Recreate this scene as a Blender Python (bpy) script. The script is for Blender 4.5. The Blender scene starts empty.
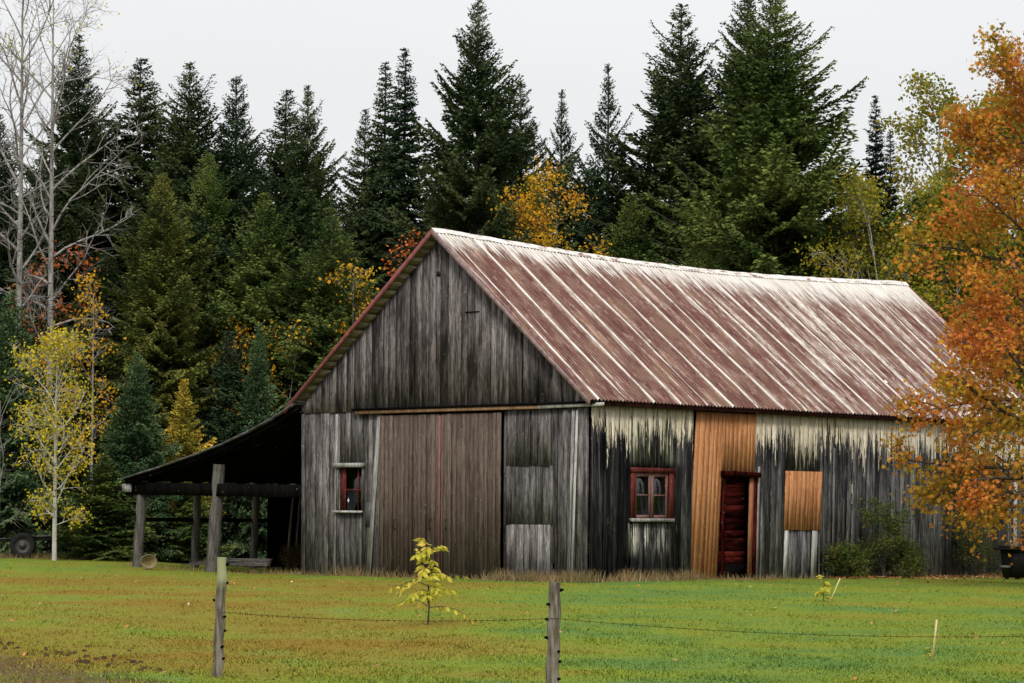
import bpy, math, random
import numpy as np
from math import sin, cos, pi, radians, sqrt, atan

SC = bpy.context.scene
COL = SC.collection
F, ROLL, HZ, TH = 3009.77, .0069, 521.28, .7201
CAMZ, Z0 = 1.5, 0.3
CX, CY = 1.6828, 64.988
W, L = 8.698, 18.31
SLOPE, RIDGE = .85, 7.76

# ------------------------------------------------------------------ helpers
def sm(t):
    t = np.clip(t, 0, 1); return t*t*(3-2*t)
def gz(x, y):
    x = np.asarray(x, float); y = np.asarray(y, float)
    z = .21*sm((y-28)/34) + .24*sm((y-66)/14)*sm((-x-6)/5)
    z = z + .018*np.sin(x*.9+1.3)*np.sin(y*.35+.4) + .01*np.sin(x*2.3+y*.8)
    return z
def at(px, depth, py=560):
    """world x for an image column at a given distance"""
    return (px-512+ROLL*(py-341.5))/F*depth
def ztop(px, py, depth):
    return CAMZ + (HZ+ROLL*(px-512)-py)/F*depth

class MB:
    def __init__(s): s.v=[]; s.f=[]; s.uv=[]; s.n=0
    def add(s, v, f, uv=None):
        v=np.asarray(v,float).reshape(-1,3); f=np.asarray(f,int)
        if len(f)==0: return
        s.v.append(v); s.f.append(f+s.n); s.n+=len(v)
        s.uv.append(np.zeros((f.size,2)) if uv is None else np.asarray(uv,float).reshape(-1,2))
    def build(s, name, mat, parent=None, smooth=False, link=True):
        me=bpy.data.meshes.new(name)
        V=np.concatenate(s.v).astype(np.float32)
        tot=np.concatenate([np.full(len(f),f.shape[1]) for f in s.f]).astype(np.int32)
        idx=np.concatenate([f.ravel() for f in s.f]).astype(np.int32)
        me.vertices.add(len(V)); me.vertices.foreach_set('co',V.ravel())
        me.loops.add(len(idx)); me.loops.foreach_set('vertex_index',idx)
        me.polygons.add(len(tot))
        st=np.concatenate([[0],np.cumsum(tot)[:-1]]).astype(np.int32)
        me.polygons.foreach_set('loop_start',st)
        try: me.polygons.foreach_set('loop_total',tot)
        except Exception: pass
        uv=me.uv_layers.new(name='UVMap'); uv.data.foreach_set('uv',np.concatenate(s.uv).astype(np.float32).ravel())
        me.materials.append(mat); me.update(calc_edges=True); me.validate()
        if smooth: me.polygons.foreach_set('use_smooth',np.ones(len(tot),bool))
        if not link: return me
        o=bpy.data.objects.new(name,me); COL.objects.link(o)
        if parent: o.parent=parent
        return o
    def box(s, o, a, b, c, uva=None, uvb=None):
        """box from corner o with edge vectors a (across), b (along), c (thickness); uv = (across, along) in metres"""
        o,a,b,c=[np.asarray(q,float) for q in (o,a,b,c)]
        P=[o,o+a,o+a+b,o+b,o+c,o+a+c,o+a+b+c,o+b+c]
        if np.dot(np.cross(a,b),c)>0: fs=[(3,2,1,0),(4,5,6,7),(0,1,5,4),(1,2,6,5),(2,3,7,6),(3,0,4,7)]
        else: fs=[(0,1,2,3),(7,6,5,4),(4,5,1,0),(5,6,2,1),(6,7,3,2),(7,4,0,3)]
        A=np.linalg.norm(a); B=np.linalg.norm(b); T=np.linalg.norm(c)
        u0=uva if uva is not None else random.random()*50; v0=uvb if uvb is not None else random.random()*50
        l=[(0,0),(A,0),(A,B),(0,B),(T,0),(A+T,0),(A+T,B),(T,B)]
        s.add(P,fs,[(u0+l[i][0],v0+l[i][1]) for f in fs for i in f])
    def bar(s, p, q, w, t, up=(0,0,1)):
        """beam from p to q with width w and thickness t"""
        p,q,up=[np.asarray(k,float) for k in (p,q,up)]
        d=q-p; a=np.cross(d,up)
        if np.linalg.norm(a)<1e-6: a=np.cross(d,(1,0,0))
        a/=np.linalg.norm(a); c=np.cross(a,d); c/=np.linalg.norm(c)
        s.box(p-a*w/2-c*t/2, a*w, d, c*t)
    def tube(s, P, R, n=6, cap=True):
        P=np.asarray(P,float); R=np.asarray(R,float); m=len(P)
        T=np.gradient(P,axis=0); T/=np.linalg.norm(T,axis=1)[:,None]+1e-9
        ref=np.array([0,0,1.]) if abs(T[0][2])<.9 else np.array([1.,0,0])
        A=np.cross(T,ref); A/=np.linalg.norm(A,axis=1)[:,None]+1e-9; B=np.cross(T,A)
        an=np.arange(n)*2*pi/n
        V=P[:,None,:]+R[:,None,None]*(np.cos(an)[None,:,None]*A[:,None,:]+np.sin(an)[None,:,None]*B[:,None,:])
        i=np.arange(m-1)[:,None]*n; j=np.arange(n)[None,:]; k=(j+1)%n
        f=np.stack([i+j,i+k,i+n+k,i+n+j],-1).reshape(-1,4)
        ln=np.concatenate([[0],np.cumsum(np.linalg.norm(np.diff(P,axis=0),axis=1))])
        uv=np.stack([np.broadcast_to(np.stack([j,j+1,j+1,j],-1)/n*.6,(m-1,n,4)),
                     np.broadcast_to(np.stack([ln[:-1],ln[:-1],ln[1:],ln[1:]],-1)[:,None,:],(m-1,n,4))],-1)
        s.add(V.reshape(-1,3),f,uv.reshape(-1,2))
        if cap and n>=3:
            s.add(V[-1],[list(range(n))]) ; s.add(V[0],[list(range(n))[::-1]])
    def quads(s, C, D, S, ln, wd, fold=None):
        """many diamond leaves: centre C, axis D, side S (Nx3), length, width"""
        N=len(C); ln=np.broadcast_to(ln,(N,))[:,None]; wd=np.broadcast_to(wd,(N,))[:,None]
        V=np.stack([C-D*ln*.5, C+S*wd*.5-D*ln*.05, C+D*ln*.5, C-S*wd*.5-D*ln*.05],1)
        s.add(V.reshape(-1,3), np.arange(N*4).reshape(-1,4))

def unit(a): return a/(np.linalg.norm(a,axis=-1,keepdims=True)+1e-9)

def tag(o, label=None, cat=None, group=None, kind=None):
    if label: o['label']=label
    if cat: o['category']=cat
    if group: o['group']=group
    if kind: o['kind']=kind
    return o
def empty(name, loc, rz=0, label=None, cat=None, group=None):
    o=bpy.data.objects.new(name,None); COL.objects.link(o); o.location=loc; o.rotation_euler=(0,0,rz)
    o.empty_display_size=.3
    return tag(o,label,cat,group)

# ------------------------------------------------------------------ materials
class NT:
    def __init__(s, name, rough=.85, spec=.25):
        spec*=.2 if rough>.61 or name.endswith('leaves') else 1
        s.m=bpy.data.materials.new(name); s.m.use_nodes=True; s.t=s.m.node_tree
        s.bsdf=s.t.nodes['Principled BSDF']; s.bsdf.inputs['Roughness'].default_value=rough
        s.bsdf.inputs['Specular IOR Level'].default_value=spec
    def nd(s,t,**k):
        n=s.t.nodes.new(t)
        for a,b in k.items(): setattr(n,a,b)
        return n
    def ln(s,a,b): s.t.links.new(a,b)
    def val(s,x,sock):
        if isinstance(x,(int,float)): sock.default_value=x
        elif isinstance(x,(tuple,list)): sock.default_value=tuple(x) if len(x)==len(sock.default_value) else tuple(x)+(1,)
        else: s.ln(x,sock)
    def uv(s): return s.nd('ShaderNodeUVMap').outputs[0]
    def obj(s): return s.nd('ShaderNodeTexCoord').outputs['Object']
    def rnd(s): return s.nd('ShaderNodeNewGeometry').outputs['Random Per Island']
    def mapv(s,v,sc,loc=(0,0,0)):
        n=s.nd('ShaderNodeMapping'); s.ln(v,n.inputs['Vector']); n.inputs['Scale'].default_value=sc; n.inputs['Location'].default_value=loc
        return n.outputs[0]
    def noise(s,v,sc=1,det=3,rough=.55,dist=0,w=None):
        n=s.nd('ShaderNodeTexNoise'); 
        if w is not None: n.noise_dimensions='4D'; s.val(w,n.inputs['W'])
        s.ln(v,n.inputs['Vector']); n.inputs['Scale'].default_value=sc; n.inputs['Detail'].default_value=det
        n.inputs['Roughness'].default_value=rough; n.inputs['Distortion'].default_value=dist
        return n.outputs['Fac']
    def math(s,op,a,b=0,c=None,clamp=False):
        n=s.nd('ShaderNodeMath',operation=op); n.use_clamp=clamp; s.val(a,n.inputs[0]); s.val(b,n.inputs[1])
        if c is not None: s.val(c,n.inputs[2])
        return n.outputs[0]
    def rng(s,x,a,b,c=0,d=1,smooth=True):
        n=s.nd('ShaderNodeMapRange'); 
        if smooth: n.interpolation_type='SMOOTHSTEP'
        s.val(x,n.inputs[0])
        for i,k in enumerate((a,b,c,d)): s.val(k,n.inputs[i+1])
        return n.outputs[0]
    def ramp(s,x,stops,interp='LINEAR'):
        n=s.nd('ShaderNodeValToRGB'); s.ln(x,n.inputs[0]); r=n.color_ramp; r.interpolation=interp
        while len(r.elements)<len(stops): r.elements.new(.5)
        for e,(p,c) in zip(r.elements,stops): e.position=p; e.color=tuple(c)+(1,)
        return n.outputs[0]
    def mix(s,f,a,b,mode='MIX'):
        n=s.nd('ShaderNodeMix',data_type='RGBA',blend_type=mode)
        s.val(f,n.inputs[0]); s.val(a,n.inputs[6]); s.val(b,n.inputs[7]); return n.outputs[2]
    def sep(s,v):
        n=s.nd('ShaderNodeSeparateXYZ'); s.ln(v,n.inputs[0]); return n.outputs
    def comb(s,x,y,z):
        n=s.nd('ShaderNodeCombineXYZ'); s.val(x,n.inputs[0]); s.val(y,n.inputs[1]); s.val(z,n.inputs[2]); return n.outputs[0]
    def color(s,c): s.val(c,s.bsdf.inputs['Base Color']); return s
    def bump(s,h,st=.5,dist=.01):
        n=s.nd('ShaderNodeBump'); n.inputs['Strength'].default_value=st; n.inputs['Distance'].default_value=dist
        s.ln(h,n.inputs['Height']); s.ln(n.outputs[0],s.bsdf.inputs['Normal']); return s

def flat(name,c,rough=.8,metal=0,var=.25,sc=6):
    n=NT(name,rough); t=n.noise(n.obj(),sc,4)
    c=np.array(c); n.color(n.ramp(t,[(.3,tuple(c*(1-var))),(.7,tuple(c*(1+var)))])); n.bsdf.inputs['Metallic'].default_value=metal
    return n.m

def wood(name, light, dark, lo=.55, hi=1.35, black=.5, paint=None, knots=False, fine=28):
    """weathered board: streaks along v, each board its own tone"""
    n=NT(name,.95,.05); uv=n.uv(); r=n.rnd(); w=n.math('MULTIPLY',r,37)
    g1=n.noise(n.mapv(uv,(fine,1.6,1)),1,5,.75,dist=.3,w=w)
    g2=n.noise(n.mapv(uv,(4,.7,1)),1,5,.75,w=w)
    g3=n.noise(n.mapv(uv,(60,6,1)),1,3,.65,w=w)
    c=n.mix(n.rng(g1,.38,.60),dark,light)
    c=n.mix(n.rng(g3,.57,.70,0,.8),c,tuple(min(1,k*1.9) for k in light)); c=n.mix(n.rng(g3,.28,.42,.75,0),c,tuple(k*.3 for k in dark))
    blk=n.rng(g2,.40,.56,black,0)
    c=n.mix(blk,c,tuple(k*.22 for k in dark))
    tone=n.rng(n.math('FRACT',n.math('MULTIPLY',r,91.7)),0,1,lo,hi,False)
    c=n.mix(1,c,n.comb(tone,tone,tone),'MULTIPLY')
    if knots:
        vo=n.nd('ShaderNodeTexVoronoi'); n.ln(n.mapv(uv,(9,2.2,1)),vo.inputs['Vector']); vo.inputs['Scale'].default_value=1
        c=n.mix(n.rng(vo.outputs['Distance'],.05,.10,.8,0),c,tuple(k*.5 for k in dark))
    # pale nail heads and lichen specks
    vo=n.nd('ShaderNodeTexVoronoi'); n.ln(n.mapv(uv,(14,5,1)),vo.inputs['Vector']); vo.inputs['Scale'].default_value=1
    sp=n.rng(vo.outputs['Distance'],.06,.12,.7,0)
    sp=n.math('MULTIPLY',sp,n.rng(n.noise(uv,3.1,1),.5,.62))
    c=n.mix(sp,c,(.42,.40,.37))
    if paint: c=paint(n,c,uv,w)
    n.color(c); n.bump(n.math('ADD',n.math('MULTIPLY',g1,.6),n.math('MULTIPLY',g3,.4)),.7,.012)
    return n.m

def side_paint(n,c,uv,w):
    xyz=n.sep(uv); u,v=xyz[0],xyz[1]
    big=n.noise(n.mapv(uv,(1.1,.05,1)),1,2,.5); st=n.noise(n.mapv(uv,(6,.16,1)),1,5,.75); st2=n.noise(n.mapv(uv,(24,.6,1)),1,4,.7)
    stre=n.math('ADD',n.math('ADD',n.math('MULTIPLY',st,.45),n.math('MULTIPLY',st2,.25)),n.math('MULTIPLY',big,.3))
    edge=n.math('ADD',v,n.math('MULTIPLY',n.math('SUBTRACT',stre,.5),4.6))
    near=n.rng(u,2.8,4.6,1,.5)
    blk=n.math('MULTIPLY',n.rng(edge,.6,2.4),n.rng(st2,.36,.56,.35,1))
    band=n.math('MULTIPLY',n.rng(v,1.9,2.7),n.rng(v,3.2,3.45,1,0))
    blk=n.math('MULTIPLY',blk,n.math('MAXIMUM',near,n.math('MULTIPLY',band,.85)))
    blk=n.math('MAXIMUM',blk,n.math('MULTIPLY',n.rng(u,3.0,3.6,.93,0),n.rng(st,.36,.58,.55,1)))
    c=n.mix(blk,c,(.005,.005,.006))
    fl=n.noise(n.mapv(uv,(15,1.3,1)),1,5,.75); thr=n.rng(n.math('ADD',v,n.math('MULTIPLY',n.math('SUBTRACT',stre,.5),3.6)),2.45,3.75,0,1,False)
    pm=n.rng(n.math('ADD',thr,n.math('ADD',n.math('MULTIPLY',n.math('SUBTRACT',fl,.5),2.6),n.math('MULTIPLY',n.math('SUBTRACT',n.noise(n.mapv(uv,(2.3,.03,1)),1,3,.7),.5),1.5))),.42,.62)
    tex=n.rng(n.noise(n.mapv(uv,(40,5,1)),1,4,.75),.34,.52,.45,1)
    yel=n.noise(n.mapv(uv,(.5,.3,1)),1,2)
    pc=n.ramp(yel,[(.35,(.64,.57,.36)),(.6,(.70,.62,.48))])
    pc=n.mix(n.rng(n.noise(n.mapv(uv,(9,.5,1)),1,4,.7),.42,.62,0,.5),pc,(.22,.21,.16)); c=n.mix(n.math('MULTIPLY',pm,tex),c,pc)
    # remains of whitewash under the small window
    bx=n.math('MULTIPLY',n.rng(u,1.15,1.5),n.rng(u,2.5,3.0,1,0))
    bz=n.math('MULTIPLY',n.rng(v,.35,.8),n.rng(v,1.15,1.2,1,0))
    c=n.mix(n.math('MULTIPLY',n.math('MULTIPLY',bx,bz),n.math('MULTIPLY',n.rng(stre,.46,.56),n.rng(fl,.42,.56))),c,(.48,.46,.38))
    bx=n.math('MULTIPLY',n.rng(u,1.3,1.6),n.rng(u,2.9,3.3,1,0)); bz=n.rng(v,2.4,2.6)
    c=n.mix(n.math('MULTIPLY',n.math('MULTIPLY',bx,bz),n.rng(stre,.47,.60,0,.8)),c,(.45,.45,.36))
    return c

def roof_metal(name):
    n=NT(name,.62,.3); uv=n.uv(); xyz=n.sep(uv); u,v=xyz[0],xyz[1]
    s1=n.noise(n.mapv(uv,(13,.8,1)),1,6,.78); s2=n.noise(n.mapv(uv,(3.0,.22,1)),1,3,.6); s3=n.noise(n.mapv(uv,(30,3.5,1)),1,4,.7)
    blot=n.noise(n.mapv(uv,(1.6,1.1,1)),1,5,.65)
    base=n.mix(n.rng(s1,.32,.68),(.072,.028,.023),(.185,.088,.072))
    base=n.mix(n.rng(blot,.44,.58,0,.65),base,(.19,.12,.085)); base=n.mix(n.rng(n.noise(n.mapv(uv,(5,1.8,1)),1,5,.75),.54,.62,0,.7),base,(.30,.19,.16))
    ru=n.math('MULTIPLY',n.rng(s2,.50,.66),n.rng(blot,.38,.62))
    base=n.mix(n.math('MULTIPLY',ru,.55),base,(.34,.17,.085))
    fr=n.math('FRACT',n.math('DIVIDE',n.math('ADD',u,.48),.96))
    d=n.math('ABSOLUTE',n.math('SUBTRACT',fr,.5))
    wid=n.rng(s2,.3,.7,.015,.13)
    lap=n.rng(n.math('DIVIDE',d,wid),.35,1.0,1,0)
    lap=n.math('MULTIPLY',lap,n.rng(n.math('ADD',n.math('MULTIPLY',s1,.5),n.math('MULTIPLY',s3,.5)),.36,.54,.15,1))
    # worn paint: along the ridge, down the laps, in drifting patches to the far end
    top=n.rng(n.math('SUBTRACT',v,n.math('MULTIPLY',n.math('SUBTRACT',s1,.45),3.6)),n.rng(u,5,13,.0,.15),n.rng(u,5,13,.7,1.25),1,0)
    far=n.rng(u,5,12,.0,.055)
    pat=n.rng(n.math('ADD',n.math('ADD',n.math('MULTIPLY',s2,.55),n.math('MULTIPLY',s1,.45)),far),.53,.64)
    pat=n.math('MULTIPLY',pat,n.rng(s3,.38,.56,.1,.8))
    m=n.math('MAXIMUM',n.math('MAXIMUM',lap,top),pat)
    pale=n.ramp(blot,[(.35,(.62,.58,.50)),(.6,(.72,.70,.66))])
    c=n.mix(n.math('MULTIPLY',m,.88),base,pale)
    vo=n.nd('ShaderNodeTexVoronoi'); n.ln(n.mapv(uv,(4,1.3,1)),vo.inputs['Vector']); vo.inputs['Scale'].default_value=1
    sp=n.math('MULTIPLY',n.rng(vo.outputs['Distance'],.06,.10,1,0),n.math('MULTIPLY',n.rng(v,3.2,4.2),n.rng(n.noise(uv,.45,1),.48,.58)))
    c=n.mix(sp,c,(.8,.8,.78))
    tw=n.math('COSINE',n.math('MULTIPLY',u,52.36)); c=n.mix(n.math('MULTIPLY',n.rng(tw,-1,.3,.62,0),n.rng(s3,.3,.6,.5,1)),c,(.030,.014,.014))  # troughs darkened in the colour: painted corrugation shade along with settled soil
    n.color(c); n.bump(n.math('ADD',s1,s3),.25,.004); return n.m

def spruce_mat(name):
    n=NT(name,.75,.2); oi=n.nd('ShaderNodeObjectInfo'); r=n.rnd()
    big=n.noise(n.obj(),.55,3); t=n.rng(r,0,1,.6,1.6,False); b=n.rng(big,.35,.65,.6,1.6)
    k=n.math('MULTIPLY',t,b); c=n.mix(1,oi.outputs['Color'],n.comb(n.math('MULTIPLY',k,n.rng(big,.3,.7,.85,1.25)),k,k),'MULTIPLY')
    n.color(c); return n.m

def leaf_mat(name, stops, sc=.6, trans=.25, spread=.5):
    n=NT(name,.6,.25); r=n.rnd(); b=n.noise(n.obj(),sc,3,.6)
    x=n.math('ADD',n.math('MULTIPLY',r,spread),n.math('MULTIPLY',n.rng(b,.28,.72),1-spread))
    c=n.ramp(x,stops); n.color(c)
    tr=n.nd('ShaderNodeBsdfTranslucent'); n.ln(c,tr.inputs['Color'])
    ms=n.nd('ShaderNodeMixShader'); ms.inputs[0].default_value=trans
    out=n.t.nodes['Material Output']; n.ln(n.bsdf.outputs[0],ms.inputs[1]); n.ln(tr.outputs[0],ms.inputs[2]); n.ln(ms.outputs[0],out.inputs[0])
    return n.m

def bark(name,a,b,marks=None,vs=1.0):
    n=NT(name,.9,.15); v=n.obj()
    t=n.noise(n.mapv(v,(14,14,2.2*vs)),1,4,.65); c=n.mix(n.rng(t,.35,.65),a,b)
    if marks:
        t2=n.noise(n.mapv(v,(5,5,16)),1,3,.6); c=n.mix(n.rng(t2,.60,.66),c,marks)
    n.color(c); n.bump(t,.6,.02); return n.m

def ground_color(n):
    v=n.obj(); p=n.sep(v)
    big=n.noise(n.mapv(v,(.16,.24,1)),1,3,.6); mid=n.noise(n.mapv(v,(.55,.34,1),(7,3,0)),1,4,.6); fine=n.noise(v,9,4,.7)
    right=n.math('MULTIPLY',n.rng(p[0],-3,2.5,-.12,.035),n.rng(p[1],62,70,1,.2))
    x=n.math('ADD',n.math('ADD',n.math('MULTIPLY',big,.55),n.math('MULTIPLY',mid,.45)),right)
    c=n.ramp(x,[(.30,(.185,.125,.022)),(.42,(.175,.165,.026)),(.50,(.145,.185,.024)),(.62,(.090,.160,.036))])
    c=n.mix(n.rng(fine,.35,.7,.0,.28),c,(.055,.065,.012))
    c=n.mix(n.rng(mid,.60,.72,0,.35),c,(.13,.20,.07))
    # bare brown earth of a worn track edge, near left
    e=n.math('ADD',n.math('ADD',n.math('MULTIPLY',p[0],1.0),n.math('MULTIPLY',n.math('SUBTRACT',p[1],28),.43)),3.25)
    e=n.math('ADD',e,n.math('MULTIPLY',n.math('SUBTRACT',n.noise(n.mapv(v,(2.2,.9,1)),1,4,.65),.5),2.6))
    dirt=n.rng(e,-.35,.15,1,0)
    return c,dirt,fine

def ground_mat():
    n=NT('lawn',.95,.1); c,dirt,fine=ground_color(n); v=n.obj(); p=n.sep(v)
    dc=n.ramp(n.noise(v,6,4,.7),[(.35,(.05,.030,.016)),(.65,(.115,.075,.045))])
    c=n.mix(n.math('MULTIPLY',dirt,.85),c,dc)
    # forest floor, dark needles and leaf mould
    fl=n.rng(n.math('ADD',p[1],n.math('MULTIPLY',n.noise(v,.8,3),3)),80,82)
    c=n.mix(fl,c,n.ramp(n.noise(v,4,4),[(.35,(.018,.014,.009)),(.65,(.06,.038,.02))]))
    n.color(c); n.bump(fine,1,.05); return n.m
def blade_mat():
    n=NT('lawn_blades',.9,.1); c,dirt,fine=ground_color(n)
    r=n.rnd(); k=n.rng(r,0,1,.7,1.55,False); n.color(n.mix(1,c,n.comb(k,k,k),'MULTIPLY')); return n.m

M={}
M['gable']=wood('weathered_gable_boards',(.195,.176,.168),(.056,.049,.048),.45,1.6,.72)
M['front']=wood('weathered_front_boards',(.200,.186,.176),(.058,.052,.049),.5,1.45,.65)
M['side']=wood('whitewashed_side_boards',(.215,.21,.205),(.056,.055,.056),.4,1.7,.75,side_paint)
M['door']=wood('brown_door_boards',(.140,.108,.088),(.070,.050,.040),.8,1.18,.25,None,True)
M['orange']=wood('new_orange_boards',(.53,.255,.115),(.33,.135,.055),.82,1.12,.08,None,True)
M['hatch']=wood('silvered_boards',(.20,.19,.18),(.06,.056,.053),.6,1.35,.6)
M['post']=wood('post_wood',(.16,.148,.135),(.06,.054,.048),.85,1.15,.3)
M['dark']=wood('dark_timber',(.009,.008,.007),(.005,.004,.004),.7,1.2,.5)  # near-black: the lean-to's deep shade is put into this colour
M['poles']=wood('peeled_pole',(.26,.235,.185),(.12,.10,.08),.75,1.2,.3)
M['soffit']=wood('soffit_boards',(.26,.235,.185),(.12,.10,.08),.75,1.2,.3)
M['redwood']=wood('faded_red_paint',(.15,.034,.028),(.065,.018,.016),.9,1.1,.45)
M['reddoor']=wood('flaking_red_door',(.13,.016,.012),(.020,.006,.005),.35,1.4,.97)
M['white']=wood('white_trim_board',(.50,.49,.46),(.26,.25,.23),.9,1.1,.3)
M['tan']=wood('tan_rail',(.36,.22,.12),(.20,.12,.07),.9,1.1,.3)
M['pale']=wood('pale_board',(.36,.35,.33),(.16,.15,.14),.9,1.1,.3)
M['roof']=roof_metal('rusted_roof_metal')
M['rake']=flat('red_rake_metal',(.16,.045,.042),.6,0,.4,8)
M['rakeR']=flat('worn_rake_trim',(.22,.15,.145),.6,0,.4,8)
n=NT('pale_ridge_metal',.7); o_=n.obj(); t_=n.noise(n.mapv(o_,(3,9,9)),1,5,.75)
n.color(n.ramp(t_,[(.38,(.16,.08,.07)),(.46,(.50,.45,.40)),(.6,(.72,.70,.67))])); M['ridge']=n.m
M['oldroof']=flat('old_dark_roofing',(.10,.10,.10),.7,0,.5,5)
M['black']=flat('black_iron',(.012,.012,.012),.6,.2)
M['spruce']=spruce_mat('spruce_needles')
M['sbark']=bark('spruce_bark',(.05,.042,.035),(.11,.095,.08))
M['abark']=bark('aspen_bark',(.30,.29,.26),(.50,.48,.43),(.05,.045,.04))
M['deadbark']=bark('dead_bark',(.15,.14,.125),(.34,.32,.30),(.04,.036,.032))
M['birch']=bark('birch_bark',(.34,.33,.29),(.52,.50,.45),(.05,.045,.04))
M['mbark']=bark('maple_bark',(.045,.035,.03),(.10,.08,.07))

# glass
n=NT('window_glass',.06,.5); gl=n.nd('ShaderNodeBsdfGlossy'); gl.inputs['Roughness'].default_value=.08; gl.inputs['Color'].default_value=(.8,.85,.9,1)
tr=n.nd('ShaderNodeBsdfTransparent'); tr.inputs['Color'].default_value=(.5,.52,.52,1); ms=n.nd('ShaderNodeMixShader'); ms.inputs[0].default_value=.05
n.ln(tr.outputs[0],ms.inputs[1]); n.ln(gl.outputs[0],ms.inputs[2]); n.ln(ms.outputs[0],n.t.nodes['Material Output'].inputs[0]); M['glass']=n.m

# ------------------------------------------------------------------ ground
rs=np.random.RandomState(3)
g=MB()
xs=np.concatenate([[-900,-400,-200,-100,-60],np.arange(-40,40.1,.8),[60,100,200,400,900]])
ys=np.concatenate([[-60,-20,0,10,16],np.arange(20,100,.8),[110,140,200,400,900,1800]])
X,Y=np.meshgrid(xs,ys); Zg=gz(X,Y); Zg=np.where((Y<16)|(Y>120),gz(0*X+0,Y)*0+np.where(Y>120,.21,0),Zg)
V=np.stack([X,Y,Zg],-1).reshape(-1,3); nx=len(xs)
i=np.arange(len(ys)-1)[:,None]*nx+np.arange(nx-1)[None,:]
g.add(V,np.stack([i,i+1,i+nx+1,i+nx],-1).reshape(-1,4))
tag(g.build('ground',ground_mat(),smooth=True),kind='structure')

# barn frame for local<->world
PHI=pi/2-TH
def b2w(u,w): return CX+u*cos(PHI)-w*sin(PHI), CY+u*sin(PHI)+w*cos(PHI)
def w2b(x,y):
    dx,dy=x-CX,y-CY; return dx*cos(PHI)+dy*sin(PHI), -dx*sin(PHI)+dy*cos(PHI)

# short mown grass, one mass
def blades(name,x,y,h,wd,mat,label,cat,lean=.5,seed=1):
    r=np.random.RandomState(seed); N=len(x); z=gz(x,y)-.006
    a=r.rand(N)*2*pi; D=np.stack([np.cos(a),np.sin(a),0*a],1)*wd[:,None]*.5
    b=r.rand(N)*2*pi; T=np.stack([np.cos(b)*h*lean*r.rand(N),np.sin(b)*h*lean*r.rand(N),h],1)
    P=np.stack([x,y,z],1); V=np.stack([P-D,P+D,P+T],1)
    m=MB(); m.add(V.reshape(-1,3),np.arange(N*3).reshape(-1,3)); return tag(m.build(name,mat),label,cat,kind='stuff')
N=230000
t=rs.rand(N); y=1/(1/22.+t*(1/88.-1/22.)); x=(rs.rand(N)-.5)*.40*y
ub,wb=w2b(x,y); inside=((ub>-.1)&(ub<L+.3)&(wb>-.05)&(wb<15))
e=(x+(y-28)*.43+3.25+(rs.rand(N)-.5)*1.2); keep=~inside&~((e<-.2)&(rs.rand(N)<.75)); x,y=x[keep],y[keep]
clump=.6+.7*np.abs(np.sin(x*3.1+1.7*np.sin(y*.9))*np.sin(y*1.3+x*.7))
blades('lawn_grass',x,y,(.014+.030*rs.rand(len(x)))*clump,.010+.010*rs.rand(len(x)),blade_mat(),'short mown lawn grass, green with yellow and brown patches','grass',1.6)

# long dry grass along the walls and the wood's edge
px_,py_=[],[]
for k in range(6000):
    q=rs.rand()
    if q<.35: u,w=-.06-abs(rs.randn())*.22, rs.rand()*2.6-.3
    elif q<.55: u,w=rs.rand()*6.5, -.06-abs(rs.randn())*.35
    elif q<.70: u,w=-.06-abs(rs.randn())*.16, 2.4+rs.rand()*6.2
    elif q<.85: u,w=6+rs.rand()*12, -.06-abs(rs.randn())*.25
    else: u,w=-.05+abs(rs.randn())*.2, 8.6+rs.rand()*6.5
    a,b=b2w(u,w); px_.append(a); py_.append(b)
for k in range(4500):
    yy=78+rs.rand()*4; px_.append(at(rs.rand()*125-20,yy)); py_.append(yy)
for k in range(34):
    if rs.rand()<.6: u,w=-.15-abs(rs.randn())*.15, rs.rand()*2.8-.3
    elif rs.rand()<.6: u,w=rs.rand()*4.5,-.2-abs(rs.randn())*.2
    else: u,w=-.12, 2.4+rs.rand()*6.3
    for q in range(int(40+110*rs.rand())):
        a,b=b2w(u+rs.randn()*.12,w+rs.randn()*.18); px_.append(a); py_.append(b)
NCL=len(px_)
x,y=np.array(px_),np.array(py_)
dg=leaf_mat('dry_grass',[(0,(.06,.09,.02)),(.35,(.16,.13,.05)),(.7,(.30,.19,.09)),(1,(.36,.26,.13))],.7,.1,.6)
hh_=.03+.17*rs.rand(len(x))**2.5; hh_[10500:]=.07+.26*rs.rand(len(x)-10500)
blades('dry_grass',x,y,hh_,.010+.010*rs.rand(len(x)),dg,'long dry tan grass along the foot of the barn and the wood','dry grass',.9,5)

# fallen leaves
def litter():
    X=[];Y=[]
    for k in range(2600):
        if rs.rand()<.8: u,w=8+rs.rand()*11,-.15-abs(rs.randn())*1.5; a,b=b2w(u,w)
        else: b=24+rs.rand()*48; a=(rs.rand()-.5)*.36*b
        if rs.rand()<.8 or True: X.append(a);Y.append(b)
    X=np.array(X);Y=np.array(Y); ub,wb=w2b(X,Y); k=~((ub>-.05)&(ub<L)&(wb>-.05)&(wb<15)); k&=(Y<66)|(rs.rand(len(X))<2); X,Y=X[k],Y[k]
    far=Y>60; sel=far|(rs.rand(len(X))<.22); X,Y=X[sel],Y[sel]; N=len(X)
    a=rs.rand(N)*2*pi; D=unit(np.stack([np.cos(a),np.sin(a),rs.randn(N)*.35],1)); S=unit(np.cross(D,[0,0,1])+rs.randn(N,3)*.2)
    m=MB(); m.quads(np.stack([X,Y,gz(X,Y)+.035],1),D,S,.045+.035*rs.rand(N),.035+.03*rs.rand(N))
    tag(m.build('fallen_leaves',leaf_mat('litter',[(0,(.30,.10,.03)),(.5,(.42,.16,.04)),(.8,(.22,.08,.05)),(1,(.60,.50,.30))],.5,0,.9)),'fallen orange and brown maple leaves scattered on the lawn','leaves',kind='stuff')
litter()
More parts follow.
